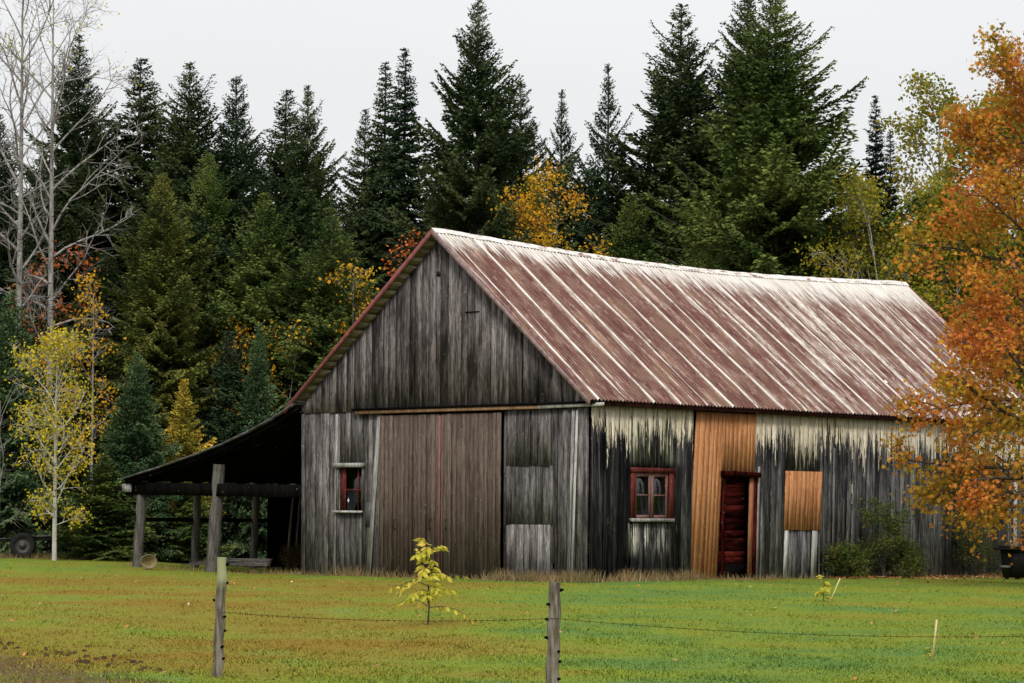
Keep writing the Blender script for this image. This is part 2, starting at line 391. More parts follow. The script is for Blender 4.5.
# clods along the worn track
m=MB()
for k in range(110):
    yy=28.5+rs.rand()*7.5; xx=-3.0-(yy-28)*.43+rs.randn()*.22+.25
    if rs.rand()<.25: xx+=.2+rs.rand()*1.5
    r=.006+.022*rs.rand()**2; c=np.array([xx,yy,float(gz(xx,yy))+r*.3])
    an=np.arange(6)*pi/3+rs.rand(6)*.7; ring=np.stack([np.cos(an)*r*(1+.5*rs.rand(6))*1.4,np.sin(an)*r*(1+.5*rs.rand(6)),-.5*r*np.ones(6)],1)
    V=np.vstack([c+ring,c+ring*.6+[0,0,r*1.2]]); f=[(j,(j+1)%6,6+(j+1)%6,6+j) for j in range(6)]
    m.add(V,f); m.add(V[6:],[(0,1,2,3,4,5)])
tag(m.build('dirt_clods',flat('dirt',(.055,.036,.02),.95,0,.4,20)),'loose brown clods of earth along the worn track edge','dirt',kind='stuff')

# ------------------------------------------------------------------ barn
BARN=empty('barn',(CX,CY,Z0),PHI,'long weathered grey wooden barn with rusty red metal gable roof and open lean-to','barn')
def zr(w,u=3.0):
    sag=.25*sin(pi*min(max(u/18.3,0),1))
    d=abs(w-W/2); return RIDGE-SLOPE*d - sag*(1-d/4.63)
def siding(m, plane, a0, a1, zb, zt, holes=(), bw=.2, off=0., th=.025, shear=0., seed=0, jag=.03):
    """vertical boards. plane 'g': along w at u=-off ; 's': along u at w=-off. zb, zt may be functions"""
    r=random.Random(seed); a=a0
    cuts=sorted(set([a1]+[h[0] for h in holes]+[h[1] for h in holes]))
    while a<a1-1e-4:
        b=a+bw*r.uniform(.72,1.3)
        for c in cuts:
            if a+1e-4<c<b+.03: b=c; break
        gap=r.choice((.008,.012,.02)) if b-a>.05 else 0
        lo=zb(a) if callable(zb) else zb; lo+=r.uniform(-jag,jag)
        t0=zt(a) if callable(zt) else zt; t1=zt(b) if callable(zt) else zt
        segs=[(lo,t0,t1)]
        for h in holes:
            if a>=h[0]-1e-3 and b<=h[1]+1e-3: segs=[s2 for s_ in segs for s2 in ((s_[0],h[2],h[2]),(h[3],s_[1],s_[2]))]
        dx=r.uniform(0,.022)
        for (z0,z1,z2) in segs:
            if z1-z0<.02 and z2-z0<.02: continue
            o=off+dx; x0,x1=a+gap/2,b-gap/2; sh=lambda z: shear*(z-1.5)
            pts=[(x0+sh(z0),z0),(x1+sh(z0),z0),(x1+sh(z2),z2),(x0+sh(z1),z1)]
            if plane=='g': P=[(-o,p,z) for p,z in pts]+[(-o-th,p,z) for p,z in pts]
            else: P=[(p,-o,z) for p,z in pts]+[(p,-o-th,z) for p,z in pts]
            uv=[(p,z) for p,z in pts]*2
            fs=[(0,1,2,3),(7,6,5,4),(4,5,1,0),(5,6,2,1),(6,7,3,2),(7,4,0,3)]
            if plane=='g': fs=[f[::-1] for f in fs]
            fs=[f[::-1] for f in fs]
            m.add(P,fs,[uv[k] for f in fs for k in f])
        a=b
def part(m,name,mat,parent=BARN,label=None,**k):
    o=m.build(name,M[mat] if isinstance(mat,str) else mat,parent,**k)
    if label: o['label']=label
    return o

# front lower wall
FW=(6.76,7.50,1.42,2.42)
m=MB(); siding(m,'g',.0,2.44,-.30,3.74,[(.94,1.06,.16,.29),(1.0,2.36,1.13,2.41)],.19,seed=1)
part(m,'front_siding','front')
m=MB(); siding(m,'g',6.2,8.70,-.30,3.74,[FW],.2,seed=2)
part(m,'front_siding','front')
m=MB(); siding(m,'g',1.0,2.36,1.12,2.42,bw=.17,off=-.012,seed=3); part(m,'boarded_hatch','hatch',label='silvery grey boards closing an old hatch')
m=MB(); siding(m,'g',.0,8.76,3.70,lambda w:min(zr(w,0)-.17,9),bw=.2,off=.035,seed=4,jag=.02); 
siding(m,'g',8.76,8.80,3.70,3.74,off=.035); part(m,'gable_siding','gable')
m=MB(); m.box((-.068,4.30,6.72),(0,.16,0),(0,0,.11),(-.012,0,0)); part(m,'vent_hole','black',label='small dark square hole near the gable peak')
m=MB(); m.box((-.075,3.15,5.86),(0,.42,0),(0,0,.02),(-.014,0,0)); part(m,'ledge_strip','dark')
# side wall
SWIN=(1.42,2.74,1.28,2.34)
m=MB()
siding(m,'s',.0,3.58,-.30,3.74,[SWIN],.2,shear=.02,seed=5)
part(m,'side_siding','side'); m=MB()
siding(m,'s',5.92,18.3,-.30,3.74,[(7.08,8.48,1.06,2.40)],.2,shear=.035,seed=6)
part(m,'side_siding','side')
m=MB(); siding(m,'s',3.58,4.62,-.10,3.70,bw=.17,off=.004,shear=.075,seed=7)
siding(m,'s',4.62,5.90,2.36,3.70,bw=.17,off=.004,shear=.04,seed=8); part(m,'patch_boards','orange',label='new orange boards patching the wall round the red door')
m=MB(); siding(m,'s',7.06,8.50,1.04,2.42,bw=.16,off=.03,seed=9,shear=.06,jag=.004); part(m,'window_boarding','orange',label='orange boards closing a window opening')
for a,b in ((7.0,7.14),(8.10,8.30)):
    m=MB(); m.box((a,-.04,-.15),(b-a,0,0),(.08,0,1.18),(0,-.02,0)); part(m,'trim_board','white',label='worn white trim board below the boarded window')
# other walls (dark inside)
m=MB(); siding(m,'g',.0,8.7,-.15,lambda w:zr(w,18.3)-.15,bw=.3,off=-18.3,seed=10); part(m,'rear_siding','gable')
m=MB(); siding(m,'s',.0,18.3,-.15,3.76,bw=.3,off=-8.70,seed=11); part(m,'rear_siding','dark')
m=MB()
for k in range(7): m.bar((.2+k*3,.12,-.1),(.2+k*3,.12,3.7),.18,.18); m.bar((.2+k*3,8.58,-.1),(.2+k*3,8.58,3.7),.18,.18); m.bar((.2+k*3,.1,3.55),(.2+k*3,8.6,3.55),.18,.2)
part(m,'timber_frame','dark')
m=MB(); m.box((.05,.05,-.1),(18.2,0,0),(0,8.6,0),(0,0,.06)); part(m,'earth_floor',flat('barn_floor',(.03,.022,.016)))
# inner black boarding behind the hatch hole and door
# corner boards and leaning strips
def strip(p,q,w,t,mat,name='trim_board',label=None):
    m=MB(); m.bar(p,q,w,t,up=(1,0,0) if abs(p[0]-q[0])<.3 and p[0]<0 else (0,1,0)); return part(m,name,mat,label=label)
def gstrip(w0,z0,w1,z1,wd,mat,off=.05,label=None,name='trim_board'):
    m=MB(); m.box((-off,w0-wd/2,z0),(0,wd,0),(0,w1-w0,z1-z0),(-.022,0,0)); return part(m,name,mat,label=label)
gstrip(.43,-.2,.29,3.62,.06,'white',label='narrow whitish strip near the corner')
gstrip(.52,-.2,.40,3.62,.07,'pale')
gstrip(.66,-.2,.62,3.62,.13,'hatch')
gstrip(.045,-.2,.045,3.66,.10,'front')
gstrip(6.52,-.2,6.22,3.60,.12,'pale',label='leaning grey board beside the sliding door')
gstrip(6.55,1.05,6.52,1.62,.17,'hatch')
gstrip(7.62,-.2,7.58,3.66,.07,'pale')
gstrip(8.63,-.2,8.68,3.68,.12,'front')
m=MB(); m.box((.0,-.052,-.2),(.11,0,0),(.0,0,3.86),(0,-.022,0),0,-.2); part(m,'trim_board','side')
m=MB(); m.box((17.0,-.05,-.2),(.16,0,0),(.05,0,2.5),(0,-.03,0)); part(m,'trim_board','white',label='whitish board on the side wall near the maple')
m=MB(); m.box((5.93,-.05,-.2),(.06,0,0),(.10,0,2.7),(0,-.02,0)); part(m,'trim_board','pale')
m=MB(); m.box((8.95,-.05,-.2),(.08,0,0),(.06,0,3.2),(0,-.02,0)); part(m,'trim_board','hatch')

# sliding door: two leaves
for k,(a,b) in enumerate(((2.46,4.28),(4.34,6.17))):
    m=MB(); siding(m,'g',a,b,-.07,3.60,bw=.125,off=.05,th=.03,seed=20+k,jag=.008)
    d=part(m,'door_leaf','door')
    for hw in ((4.08,) if k==0 else (4.57,5.66)):
        h=MB(); hz=1.0
        h.tube([(-.085,hw,hz),(-.13,hw,hz+.02),(-.14,hw,hz+.12),(-.13,hw,hz+.22),(-.085,hw,hz+.24)],[.014]*5,6); part(h,'door_handle','black',d)
m=MB(); m.box((-.084,4.275,-.05),(0,.075,0),(0,0,3.62),(-.02,0,0)); part(m,'door_stile',wood('reddish_stile',(.22,.11,.09),(.13,.06,.05),1,1,.2),label='reddish strip between the two door leaves')
m=MB(); m.box((-.05,6.02,1.52),(0,.12,0),(0,0,.08),(-.05,0,0)); part(m,'door_latch','black')
for (w0,z0,w1,z1,mt,nm) in ((6.92,3.64,1.35,3.66,'tan','door_rail'),(1.345,3.66,-.50,3.69,'white','door_rail')):
    m=MB(); m.box((-.10,w0,z0),(0,w1-w0,z1-z0),(0,0,.075),(-.05,0,0),); part(m,nm,mt,label='tan left run of the rail over the doors' if mt=='tan' else 'white right run of the rail over the doors')
m=MB(); m.box((-.062,7.0,3.72),(0,-7.3,.03),(0,0,.05),(-.12,0,0)); part(m,'rail_cover','dark')

# front window
w0,w1,z0,z1=FW
win=empty('window',(0,0,0)); win.parent=BARN; win['label']='small red framed window with open casement left of the doors'
m=MB(); m.box((-.055,w0-.10,z1+.0),(0,w1-w0+.22,0),(0,0,.10),(-.09,0,0)); part(m,'head','pale',win)
m=MB(); m.box((-.055,w0-.06,z0-.05),(0,w1-w0+.18,0),(0,0,.05),(-.10,0,0)); part(m,'sill','white',win)
m=MB()
for a in (w0-.07,w1+.005): m=MB(); m.box((-.052,a,z0),(0,.065,0),(0,0,z1-z0),(-.03,0,0)); part(m,'frame_stile','hatch',win)
m=MB(); m.box((.0,w1-.04,z0),(.16,0,0),(0,0,z1-z0),(0,.035,0)); m.box((.02,w1-.045,z0),(0,-.13,0),(0,0,z1-z0),(-.03,0,0)); part(m,'casement','redwood',win)
m=MB(); m.box((.03,w0+.16,z0),(0,.035,0),(0,0,z1-z0),(-.03,0,0)); m.box((.034,w0,z0+.46),(0,.56,0),(0,0,.035),(-.03,0,0)); part(m,'glazing_bar','redwood',win)
m=MB(); m.box((.045,w0,z0),(0,.56,0),(0,0,z1-z0),(-.004,0,0)); part(m,'pane','glass',win)
# side window
u0,u1,z0,z1=SWIN
win=empty('window',(0,0,0)); win.parent=BARN; win['label']='small red framed window of four panes on the side wall'
fr=MB()
fr.box((u0-.09,-.06,z0-.0),(.15,0,0),(.02,0,z1-z0),(0,-.03,0)); fr.box((u1-.07,-.06,z0),(.17,0,0),(.02,0,z1-z0),(0,-.03,0)); fr.box((u0-.10,-.063,z1-.05),(u1-u0+.24,0,0),(0,0,.11),(0,-.04,0))
part(fr,'frame','redwood',win)
m=MB(); m.box((u0-.10,-.045,z0-.07),(u1-u0+.18,0,0),(0,0,.075),(0,-.09,0)); part(m,'sill','pale',win)
um=(u0+u1)/2
for a,b in ((u0+.06,um-.01),(um+.01,u1-.07)):
    m=MB()
    for q in (a,b-.08): m.box((q,-.03,z0+.0),(.08,0,0),(0,0,z1-z0-.05),(0,-.03,0))
    for q in (z0,z1-.14): m.box((a+.08,-.031,q),(b-a-.16,0,0),(0,0,.08),(0,-.03,0))
    m.box((a+.08,-.033,(z0+z1)/2-.03),(b-a-.16,0,0),(0,0,.03),(0,-.025,0))
    part(m,'sash',wood('faded_sash',(.21,.125,.11),(.12,.05,.045),1,1,.2),win)
    m=MB(); m.box((a+.05,-.042,z0+.05),(b-a-.1,0,0),(0,0,z1-z0-.15),(0,-.003,0)); part(m,'pane','glass',win)
# red plank door in side wall
dr=empty('door',(0,0,0)); dr.parent=BARN; dr['label']='dark red plank door with flaking paint in a red frame'
m=MB(); z=.28; rr=random.Random(4)
while z<2.26:
    h=min(rr.uniform(.12,.18),2.27-z); m.box((4.72,.10+rr.uniform(0,.012),z),(0,0,h-.005),(.98,0,0),(0,-.025,0)); z+=h
part(m,'door_panel','reddoor',dr)
m=MB(); m.box((4.72,.09,-.05),(0,0,.32),(1.0,0,0),(0,-.03,0)); part(m,'threshold','dark',dr)
m=MB(); m.box((4.62,-.045,.0),(.10,0,0),(.05,0,2.27),(0,-.03,0)); m.box((5.80,-.045,.0),(.10,0,0),(.09,0,2.27),(0,-.03,0)); m.box((4.60,-.05,2.26),(1.42,0,-.02),(0,0,.12),(0,-.10,0)); part(m,'door_frame','reddoor',dr)
m=MB(); m.box((5.62,-.035,.0),(.15,0,0),(.09,0,2.25),(0,-.03,0)); part(m,'jamb',wood('tan_jamb',(.34,.15,.075),(.2,.08,.045),1,1,.1),dr)

# roof
def slope(side):
    m=MB(); wave=.12; du=.015; us=np.arange(-.36,L+.36+du/2,du); vs=np.linspace(0,1,25)
    U,Vv=np.meshgrid(us,vs); d=Vv*4.63
    sag=.25*np.sin(pi*np.clip(U/18.3,0,1))*(1-Vv)
    prof=.018*np.cos(2*pi*U/wave); fr=((U+.48)/.96)%1; prof=prof+.012*np.exp(-((fr-.5)/.035)**2)
    edge=np.where(Vv==1,.012*np.sin(U*3.1)+.01*np.sin(U*17),0)
    Z=RIDGE-SLOPE*d-sag+prof+.01*np.sin(U*1.3)*np.sin(Vv*9); Yw=W/2-side*(d+edge)
    V=np.stack([U,Yw,Z],-1).reshape(-1,3); nx=len(us)
    i=np.arange(len(vs)-1)[:,None]*nx+np.arange(nx-1)[None,:]; f=np.stack([i,i+nx,i+nx+1,i+1],-1).reshape(-1,4)
    if side<0: f=f[:,::-1]
    uvv=np.stack([U,Vv*6.08+(0 if side>0 else 20)],-1).reshape(-1,2)
    m.add(V,f,uvv[f].reshape(-1,2)); return m
k=sqrt(1+SLOPE**2)
for side in (1,-1):
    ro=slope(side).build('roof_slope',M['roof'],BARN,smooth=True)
    # sheathing below
    m=MB(); nb=22
    for j in range(nb):
        d0=4.58*j/nb; d1=4.58*(j+1)/nb-.02
        for (ua,ub) in [(-.33+q*(L+.66)/8,-.33+(q+1)*(L+.66)/8) for q in range(8)]:
            P=[]
            for (uu,dd) in ((ua,d0),(ub,d0),(ub,d1),(ua,d1)):
                P.append((uu,W/2-side*dd,RIDGE-SLOPE*dd-.25*sin(pi*min(max(uu/18.3,0),1))*(1-dd/4.63)-.035))
            P=np.array(P); Q=P-[0,0,.03]
            P8=np.vstack([P,Q]); fs=[(0,3,2,1),(4,5,6,7),(0,1,5,4),(1,2,6,5),(2,3,7,6),(3,0,4,7)]
            if side>0: fs=[f[::-1] for f in fs]
            u0_=random.random()*20; uvl=[(u0_,0),(u0_,2.3),(u0_+.2,2.3),(u0_+.2,0)]*2
            m.add(P8,fs,[uvl[q] for f in fs for q in f])
    part(m,'sheathing','soffit')
    # rake board
    for uu,mt in ((-.375,'rake' if side<0 else 'rakeR'),(L+.355,'rake')):
        m=MB(); a=np.array((uu,W/2-side*.0,RIDGE-.12)); b=np.array((uu,W/2-side*4.66,RIDGE-SLOPE*4.66-.12))
        m.box(a,(0,0,.135),b-a,(.022,0,0)); part(m,'rake_board',mt)
    # eave fascia
    m=MB(); yy=W/2-side*4.56
    m.box((-.3,yy,RIDGE-SLOPE*4.56-.17),(L+.6,0,0),(0,0,.12),(0,side*.02,0)); part(m,'fascia','dark' if side<0 else wood('dark_red_fascia',(.06,.022,.02),(.025,.012,.012),1,1,.5))
m=MB(); us=np.linspace(-.38,L+.38,40)
cr=[(-.12,-.10*0.85),(-.11,-.11*.85+.024),(0,.03),(.11,-.11*.85+.024),(.12,-.10*.85)]
Vr=[]
for uu in us:
    s_=.25*sin(pi*min(max(uu/18.3,0),1))
    for (a,b) in cr: Vr.append((uu,W/2+a,RIDGE-s_+b+.012+.008*sin(uu*5)))
n5=5; f=[(i*n5+j,(i+1)*n5+j,(i+1)*n5+j+1,i*n5+j+1) for i in range(39) for j in range(4)]
m.add(Vr,f); part(m,'ridge_cap','ridge')

# lean-to
LT=[(8.72,3.93),(9.4,3.62),(10.21,3.32),(11.1,3.04),(11.93,2.82),(13.35,2.49),(14.72,2.21)]
def zl(w): return float(np.interp(w,[p[0] for p in LT],[p[1] for p in LT]))
m=MB(); LU=13.0
for j in range(len(LT)-1):
    (a,za),(b,zb_)=LT[j],LT[j+1]; dj=.03*random.random()
    m.box((-.36-dj,a,za-.035),(LU+.4,0,0),(0,b-a,zb_-za),(0,0,.03),0,j*1.0)
lr=part(m,'lean_to_roof','oldroof',label='low dark lean-to roof sagging away from the barn')
m=MB()
for q in np.arange(-.2,LU,.75):
    for j in range(len(LT)-1):
        (a,za),(b,zb_)=LT[j],LT[j+1]; m.bar((q,a,za-.10),(q,b,zb_-.10),.09,.11)
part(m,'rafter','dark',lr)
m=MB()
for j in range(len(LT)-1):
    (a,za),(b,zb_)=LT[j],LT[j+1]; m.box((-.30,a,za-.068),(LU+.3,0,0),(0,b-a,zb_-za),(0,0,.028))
part(m,'sheathing','dark',lr)  # dark layer added under the roofing, painted shade for the underside
def lpost(u,wb,wt,top,wd,lab=None):
    m=MB(); nseg=8; z=np.linspace(-.3,top,nseg); P=[(u+.01*sin(k*1.7),wb+(wt-wb)*k/(nseg-1)+.012*sin(k*2.1+u),z[k]) for k in range(nseg)]
    m.tube(P,[wd/2*(1.08-.12*k/(nseg-1)+.03*sin(k*3.3)) for k in range(nseg)],7)
    return part(m,'lean_to_post','post',label=lab)
lpost(0,14.52,14.36,1.80,.25,'outermost front post of the lean-to'); lpost(0,11.83,11.58,2.52,.31,'thick middle post of the lean-to')
for uu in (2.0,4.05): lpost(uu,14.6,14.5,1.98,.20)
for uu in (8,12): lpost(uu,14.6,14.5,1.98,.20)
m=MB(); m.box((-.12,8.72,1.72),(0,6.15,.08),(0,0,.30),(.2,0,0)); m.bar((0.1,14.6,2.02),(LU,14.6,2.02),.16,.16); part(m,'beam','dark')
m=MB(); m.box((-.2,14.62,1.86),(0,.26,0),(0,0,.20),(.3,0,0)); part(m,'beam_end','pale')
m=MB(); m.bar((.1,14.62,1.18),(8,14.62,1.18),.05,.10); part(m,'rail','dark')
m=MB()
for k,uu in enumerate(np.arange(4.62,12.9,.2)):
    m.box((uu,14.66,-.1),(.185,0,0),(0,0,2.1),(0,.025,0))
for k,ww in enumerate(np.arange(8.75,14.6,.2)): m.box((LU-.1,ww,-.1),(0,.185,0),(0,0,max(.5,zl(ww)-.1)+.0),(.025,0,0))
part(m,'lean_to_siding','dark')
# things stored under the lean-to
m=MB(); 
for k in range(5): 
    a=(-.1+k*.13,0,.05+.03*k); m.bar((.4+k*.12,10.3+.1*k,.06+.035*k),(.5+k*.1,13.4-.2*k,.05+.035*k),.15,.03)
o=m.build('plank_pile',M['post']); o.location=(CX,CY,Z0+.04); o.rotation_euler=(0,0,PHI); tag(o,'low pile of grey planks lying on the ground under the lean-to','planks')
for k,(uu,ww,dw,du,hh,lab) in enumerate(((3.9,12.9,.15,.3,2.0,'brown pole leaning under the lean-to, left of the pale poles'),(4.1,13.4,.3,.5,2.05,'pale pole leaning under the lean-to, left one of the pale pair'),(4.2,13.0,.28,.5,2.1,'pale pole leaning under the lean-to, right one of the pale pair'),(3.5,10.2,.1,-.35,2.2,'dark pole leaning deep in the shade beside the barn wall'))):
    m=MB(); m.tube([(0,0,0),(du*.5,dw*.5+.02,hh*.5),(du,dw,hh)],[.04,.035,.03],7)
    o=m.build('leaning_pole',M['post'] if k in (0,3) else M['soffit']); x_,y_=b2w(uu,ww); o.location=(x_,y_,float(gz(x_,y_))-.02); o.rotation_euler=(0,0,PHI); tag(o,lab,'pole','poles leaning under the lean-to')

# round basket on its side
m=MB(); prof=[(.0,.0),(.11,.0),(.16,.05),(.20,.13),(.215,.20),(.225,.205),(.205,.19),(.15,.06),(.10,.02),(.0,.02)]
nn=24; V=[]
for (r,h) in prof:
    for j in range(nn): V.append((r*cos(2*pi*j/nn),r*sin(2*pi*j/nn)*.85,h))
f=[(i*nn+j,i*nn+(j+1)%nn,(i+1)*nn+(j+1)%nn,(i+1)*nn+j) for i in range(len(prof)-1) for j in range(nn)]
m.add(V,f)
bk=empty('basket',(at(149,73),73.0,float(gz(at(149,73),73))+.15),0,'pale yellowish round basket lying on its side by the lean-to post','basket'); bk.scale=(.9,.9,.9)
n=NT('wicker',.8); wv=n.nd('ShaderNodeTexWave'); n.ln(n.mapv(n.obj(),(1,1,1)),wv.inputs[0]); wv.inputs['Scale'].default_value=18; wv.bands_direction='Z'
n.color(n.ramp(wv.outputs[0],[(.2,(.14,.11,.05)),(.7,(.30,.25,.12))]))
o=m.build('bowl',n.m,bk,smooth=True); o.rotation_euler=(radians(78),0,radians(12))
m=MB(); P=[(.22*cos(a),.22*.85*sin(a),.205) for a in np.linspace(0,2*pi,25)]; m.tube(P,[.014]*25,6,False)
o=m.build('rim',M['soffit'],bk); o.rotation_euler=(radians(78),0,radians(12))

# ------------------------------------------------------------------ trees
def spruce_mesh(seed,H,R,power=.9,dens=24,a_lo=-12,a_hi=48,t0=.03,cl=.13,open_=0.,jag=.18,leader=.035,cw=.042,sat=1.7):
    r=np.random.RandomState(seed); m=MB()
    nb=int(H*dens)
    t=np.sort(t0+(1-t0-.005)*(np.arange(nb)/nb)); t+=r.randn(nb)*.004; t=np.clip(t,t0,.995)
    az=(np.arange(nb)*2.399+r.randn(nb)*.35); 
    lobes=1+jag*np.sin(az*2+seed)*np.sin(t*17+seed*1.3)+jag*.8*np.sin(az*3+t*31+seed)
    # irregular profile
    prof=np.minimum(1,(1-t)*sat)**power*(.5+.5*np.minimum(1,(t+.02)/.10))*(1-.0*t) ; l=R*prof*lobes*(.74+.42*r.rand(nb))+.03+.05*(1-t)
    l=np.where((t>.25)&(r.rand(nb)<.09),l*(1.2+.3*r.rand(nb)),l)
    if open_>0: keep=(r.rand(nb)>open_*(t>.45))|(t>.96); t,az,l=t[keep],az[keep],l[keep]; nb=len(t)
    el=np.radians(a_lo+(a_hi-a_lo)*t**1.3+r.randn(nb)*6)
    trunk=MB(); zz=np.linspace(-.3,H*1.0,14); trunk.tube([(0.03*sin(z*.6+seed),.03*cos(z*.5),z) for z in zz],[max(.012,.016*H*(1-max(z,0)/H)+.012) for z in zz],7)
    Cc=[];Dd=[];Ss=[]
    branch=MB()
    for i in range(nb):
        h=t[i]*H; ca,sa=cos(az[i]),sin(az[i]); ll=l[i]; e=el[i]
        out=np.array([ca,sa,0.]); side=np.array([-sa,ca,0.])
        def P(s): # s in metres along
            q=s/ll
            return np.array([0,0,h])+out*(s*cos(e))[:,None]+np.array([0,0,1.])*((s*sin(e))-.16*ll*q**2*(1-t[i])+.15*ll*q**4)[:,None]
        step=.085 if ll>.5 else .06
        ns=max(3,int(ll*.9/step)); s=ll*(.12+.88*(np.arange(ns)+r.rand(ns)*.6)/ns)
        q=s/ll; Pp=P(s)
        if ll>.5:
            sp=np.array([0,.35,.7,1.])*ll; PP=P(sp); branch.tube(PP,.012*ll**.8*np.array([1.3,.9,.55,.2])+.004,3,False)
        # laterals both sides plus terminal
        for sg in (-1,1):
            tl=(.17*(1-.55*t[i]**3)+.46*(ll-s)*.75*(.6+.8*r.rand(ns))+.10*r.rand(ns)); tl=np.minimum(tl,.8)
            fw=.62+.25*r.randn(ns)*.5; dr=-.22-.28*r.rand(ns)*(1-t[i])+.25*t[i]
            D=unit(out*fw[:,None]*cos(e)+side*sg*.85+np.array([0,0,1.])*(dr+sin(e)*.6)[:,None])
            k=np.maximum(1,np.ceil(tl/(cl*(.62-.2*t[i])))).astype(int)
            idx=np.repeat(np.arange(ns),k); off=np.concatenate([np.arange(a) for a in k])
            fr=(off+.5*r.rand(len(idx))+.2)/k[idx]
            C=Pp[idx]+D[idx]*(fr*tl[idx])[:,None]; C[:,2]-=.10*(fr*tl[idx])**2*3
            Dj=unit(D[idx]+r.randn(len(idx),3)*.33); Cc.append(C+r.randn(len(idx),3)*.018); Dd.append(Dj)
        kk=max(2,int(ll/.09)); s2=ll*(.2+.82*np.arange(kk)/kk); D=unit(np.gradient(P(s2),axis=0)) if kk>1 else out[None]
        Cc.append(P(s2)); Dd.append(unit(D+r.randn(kk,3)*.2))
    # leader
    kk=int(H*leader/.05); zt_=H*(1-leader)+np.arange(kk)*.05; a=r.rand(kk)*6.28
    D=unit(np.stack([np.cos(a)*.35,np.sin(a)*.35,np.ones(kk)],1)); Cc.append(np.stack([0*a,0*a,zt_],1)+D*.03); Dd.append(D)
    C=np.concatenate(Cc); D=np.concatenate(Dd); N=len(C); S=unit(np.cross(D,r.randn(N,3)+[0,0,.6]))
    sc=(.75+.55*r.rand(N))*(1-.45*sm((C[:,2]/H-.72)/.28)); m.quads(C,D,S,cl*sc*1.05,cw*sc*1.25)
    trunk.v+=[a for a in branch.v]; 
    off=trunk.n
    for f in branch.f: trunk.f.append(f+off)
    trunk.uv+=branch.uv; trunk.n+=branch.n
    return trunk.build('trunk',M['sbark'],link=False), m.build('crown',M['spruce'],link=False), H, R

SP={}
SP['A']=spruce_mesh(1,16,3.3,.85,30,-12,36,.02,.16,.0,.20,cw=.058,sat=1.75)
SP['B']=spruce_mesh(2,16,3.5,.80,30,-8,34,.02,.16,.03,.24,cw=.058,sat=1.85)
SP['C']=spruce_mesh(3,16,3.1,.90,26,-5,38,.04,.16,.08,.28,cw=.058,sat=1.9)
SP['M']=spruce_mesh(4,15,2.3,.90,28,-12,38,.03,.15,.03,.22,cw=.054,sat=2.7)
SP['N']=spruce_mesh(5,15,2.1,.95,26,-10,42,.04,.15,.08,.26,cw=.052,sat=2.6)
SP['S']=spruce_mesh(6,14,1.15,.75,34,-30,15,.03,.14,.0,.25,cw=.052,sat=1.9)
SP['T']=spruce_mesh(7,14,1.5,.85,32,-22,25,.05,.14,.04,.28,cw=.052,sat=2.8)
SP['O']=spruce_mesh(8,13,2.2,1.0,19,0,45,.08,.14,.15,.28,.09,cw=.048,sat=1.9)
SP['Y']=spruce_mesh(9,6,1.7,.90,40,-5,38,.03,.12,.0,.16,cw=.042,sat=1.4)
SP['Z']=spruce_mesh(10,6,1.3,.95,38,0,40,.03,.12,.05,.2,cw=.042,sat=1.4)

def plant_tree(name, meshes, x, y, sxy, sz, rz, label, cat, group=None, color=None, parts=('trunk','crown')):
    r=empty(name,(x,y,float(gz(x,y))-.03),rz,label,cat,group); r.scale=(sxy,sxy,sz)
    for pn,me in zip(parts,meshes):
        if me is None: continue
        o=bpy.data.objects.new(pn,me); COL.objects.link(o); o.parent=r
        if color: o.color=tuple(color)+(1,)
    return r
DK=(.030,.048,.017); DB=(.023,.042,.019); MG=(.060,.092,.022); OL=(.070,.088,.020); BG=(.050,.088,.036); YG=(.26,.21,.03)  # mid and olive greens lightened: sunlit look put into the needle colour
rt=random.Random(9)
def spruce(px,py,depth,rpx,kind,col,label,group=None,name='spruce_tree',cat='spruce'):
    tr,cr,H0,R0=SP[kind]; x=at(px,depth,(py+540)/2); H=ztop(px,py,depth)-float(gz(x,depth)); R=rpx/F*depth
    k=rt.uniform(.92,1.1); plant_tree(name,(tr,cr),x,depth,R/R0,H/H0,rt.uniform(0,6.28),label,cat,group,[c*k for c in col])
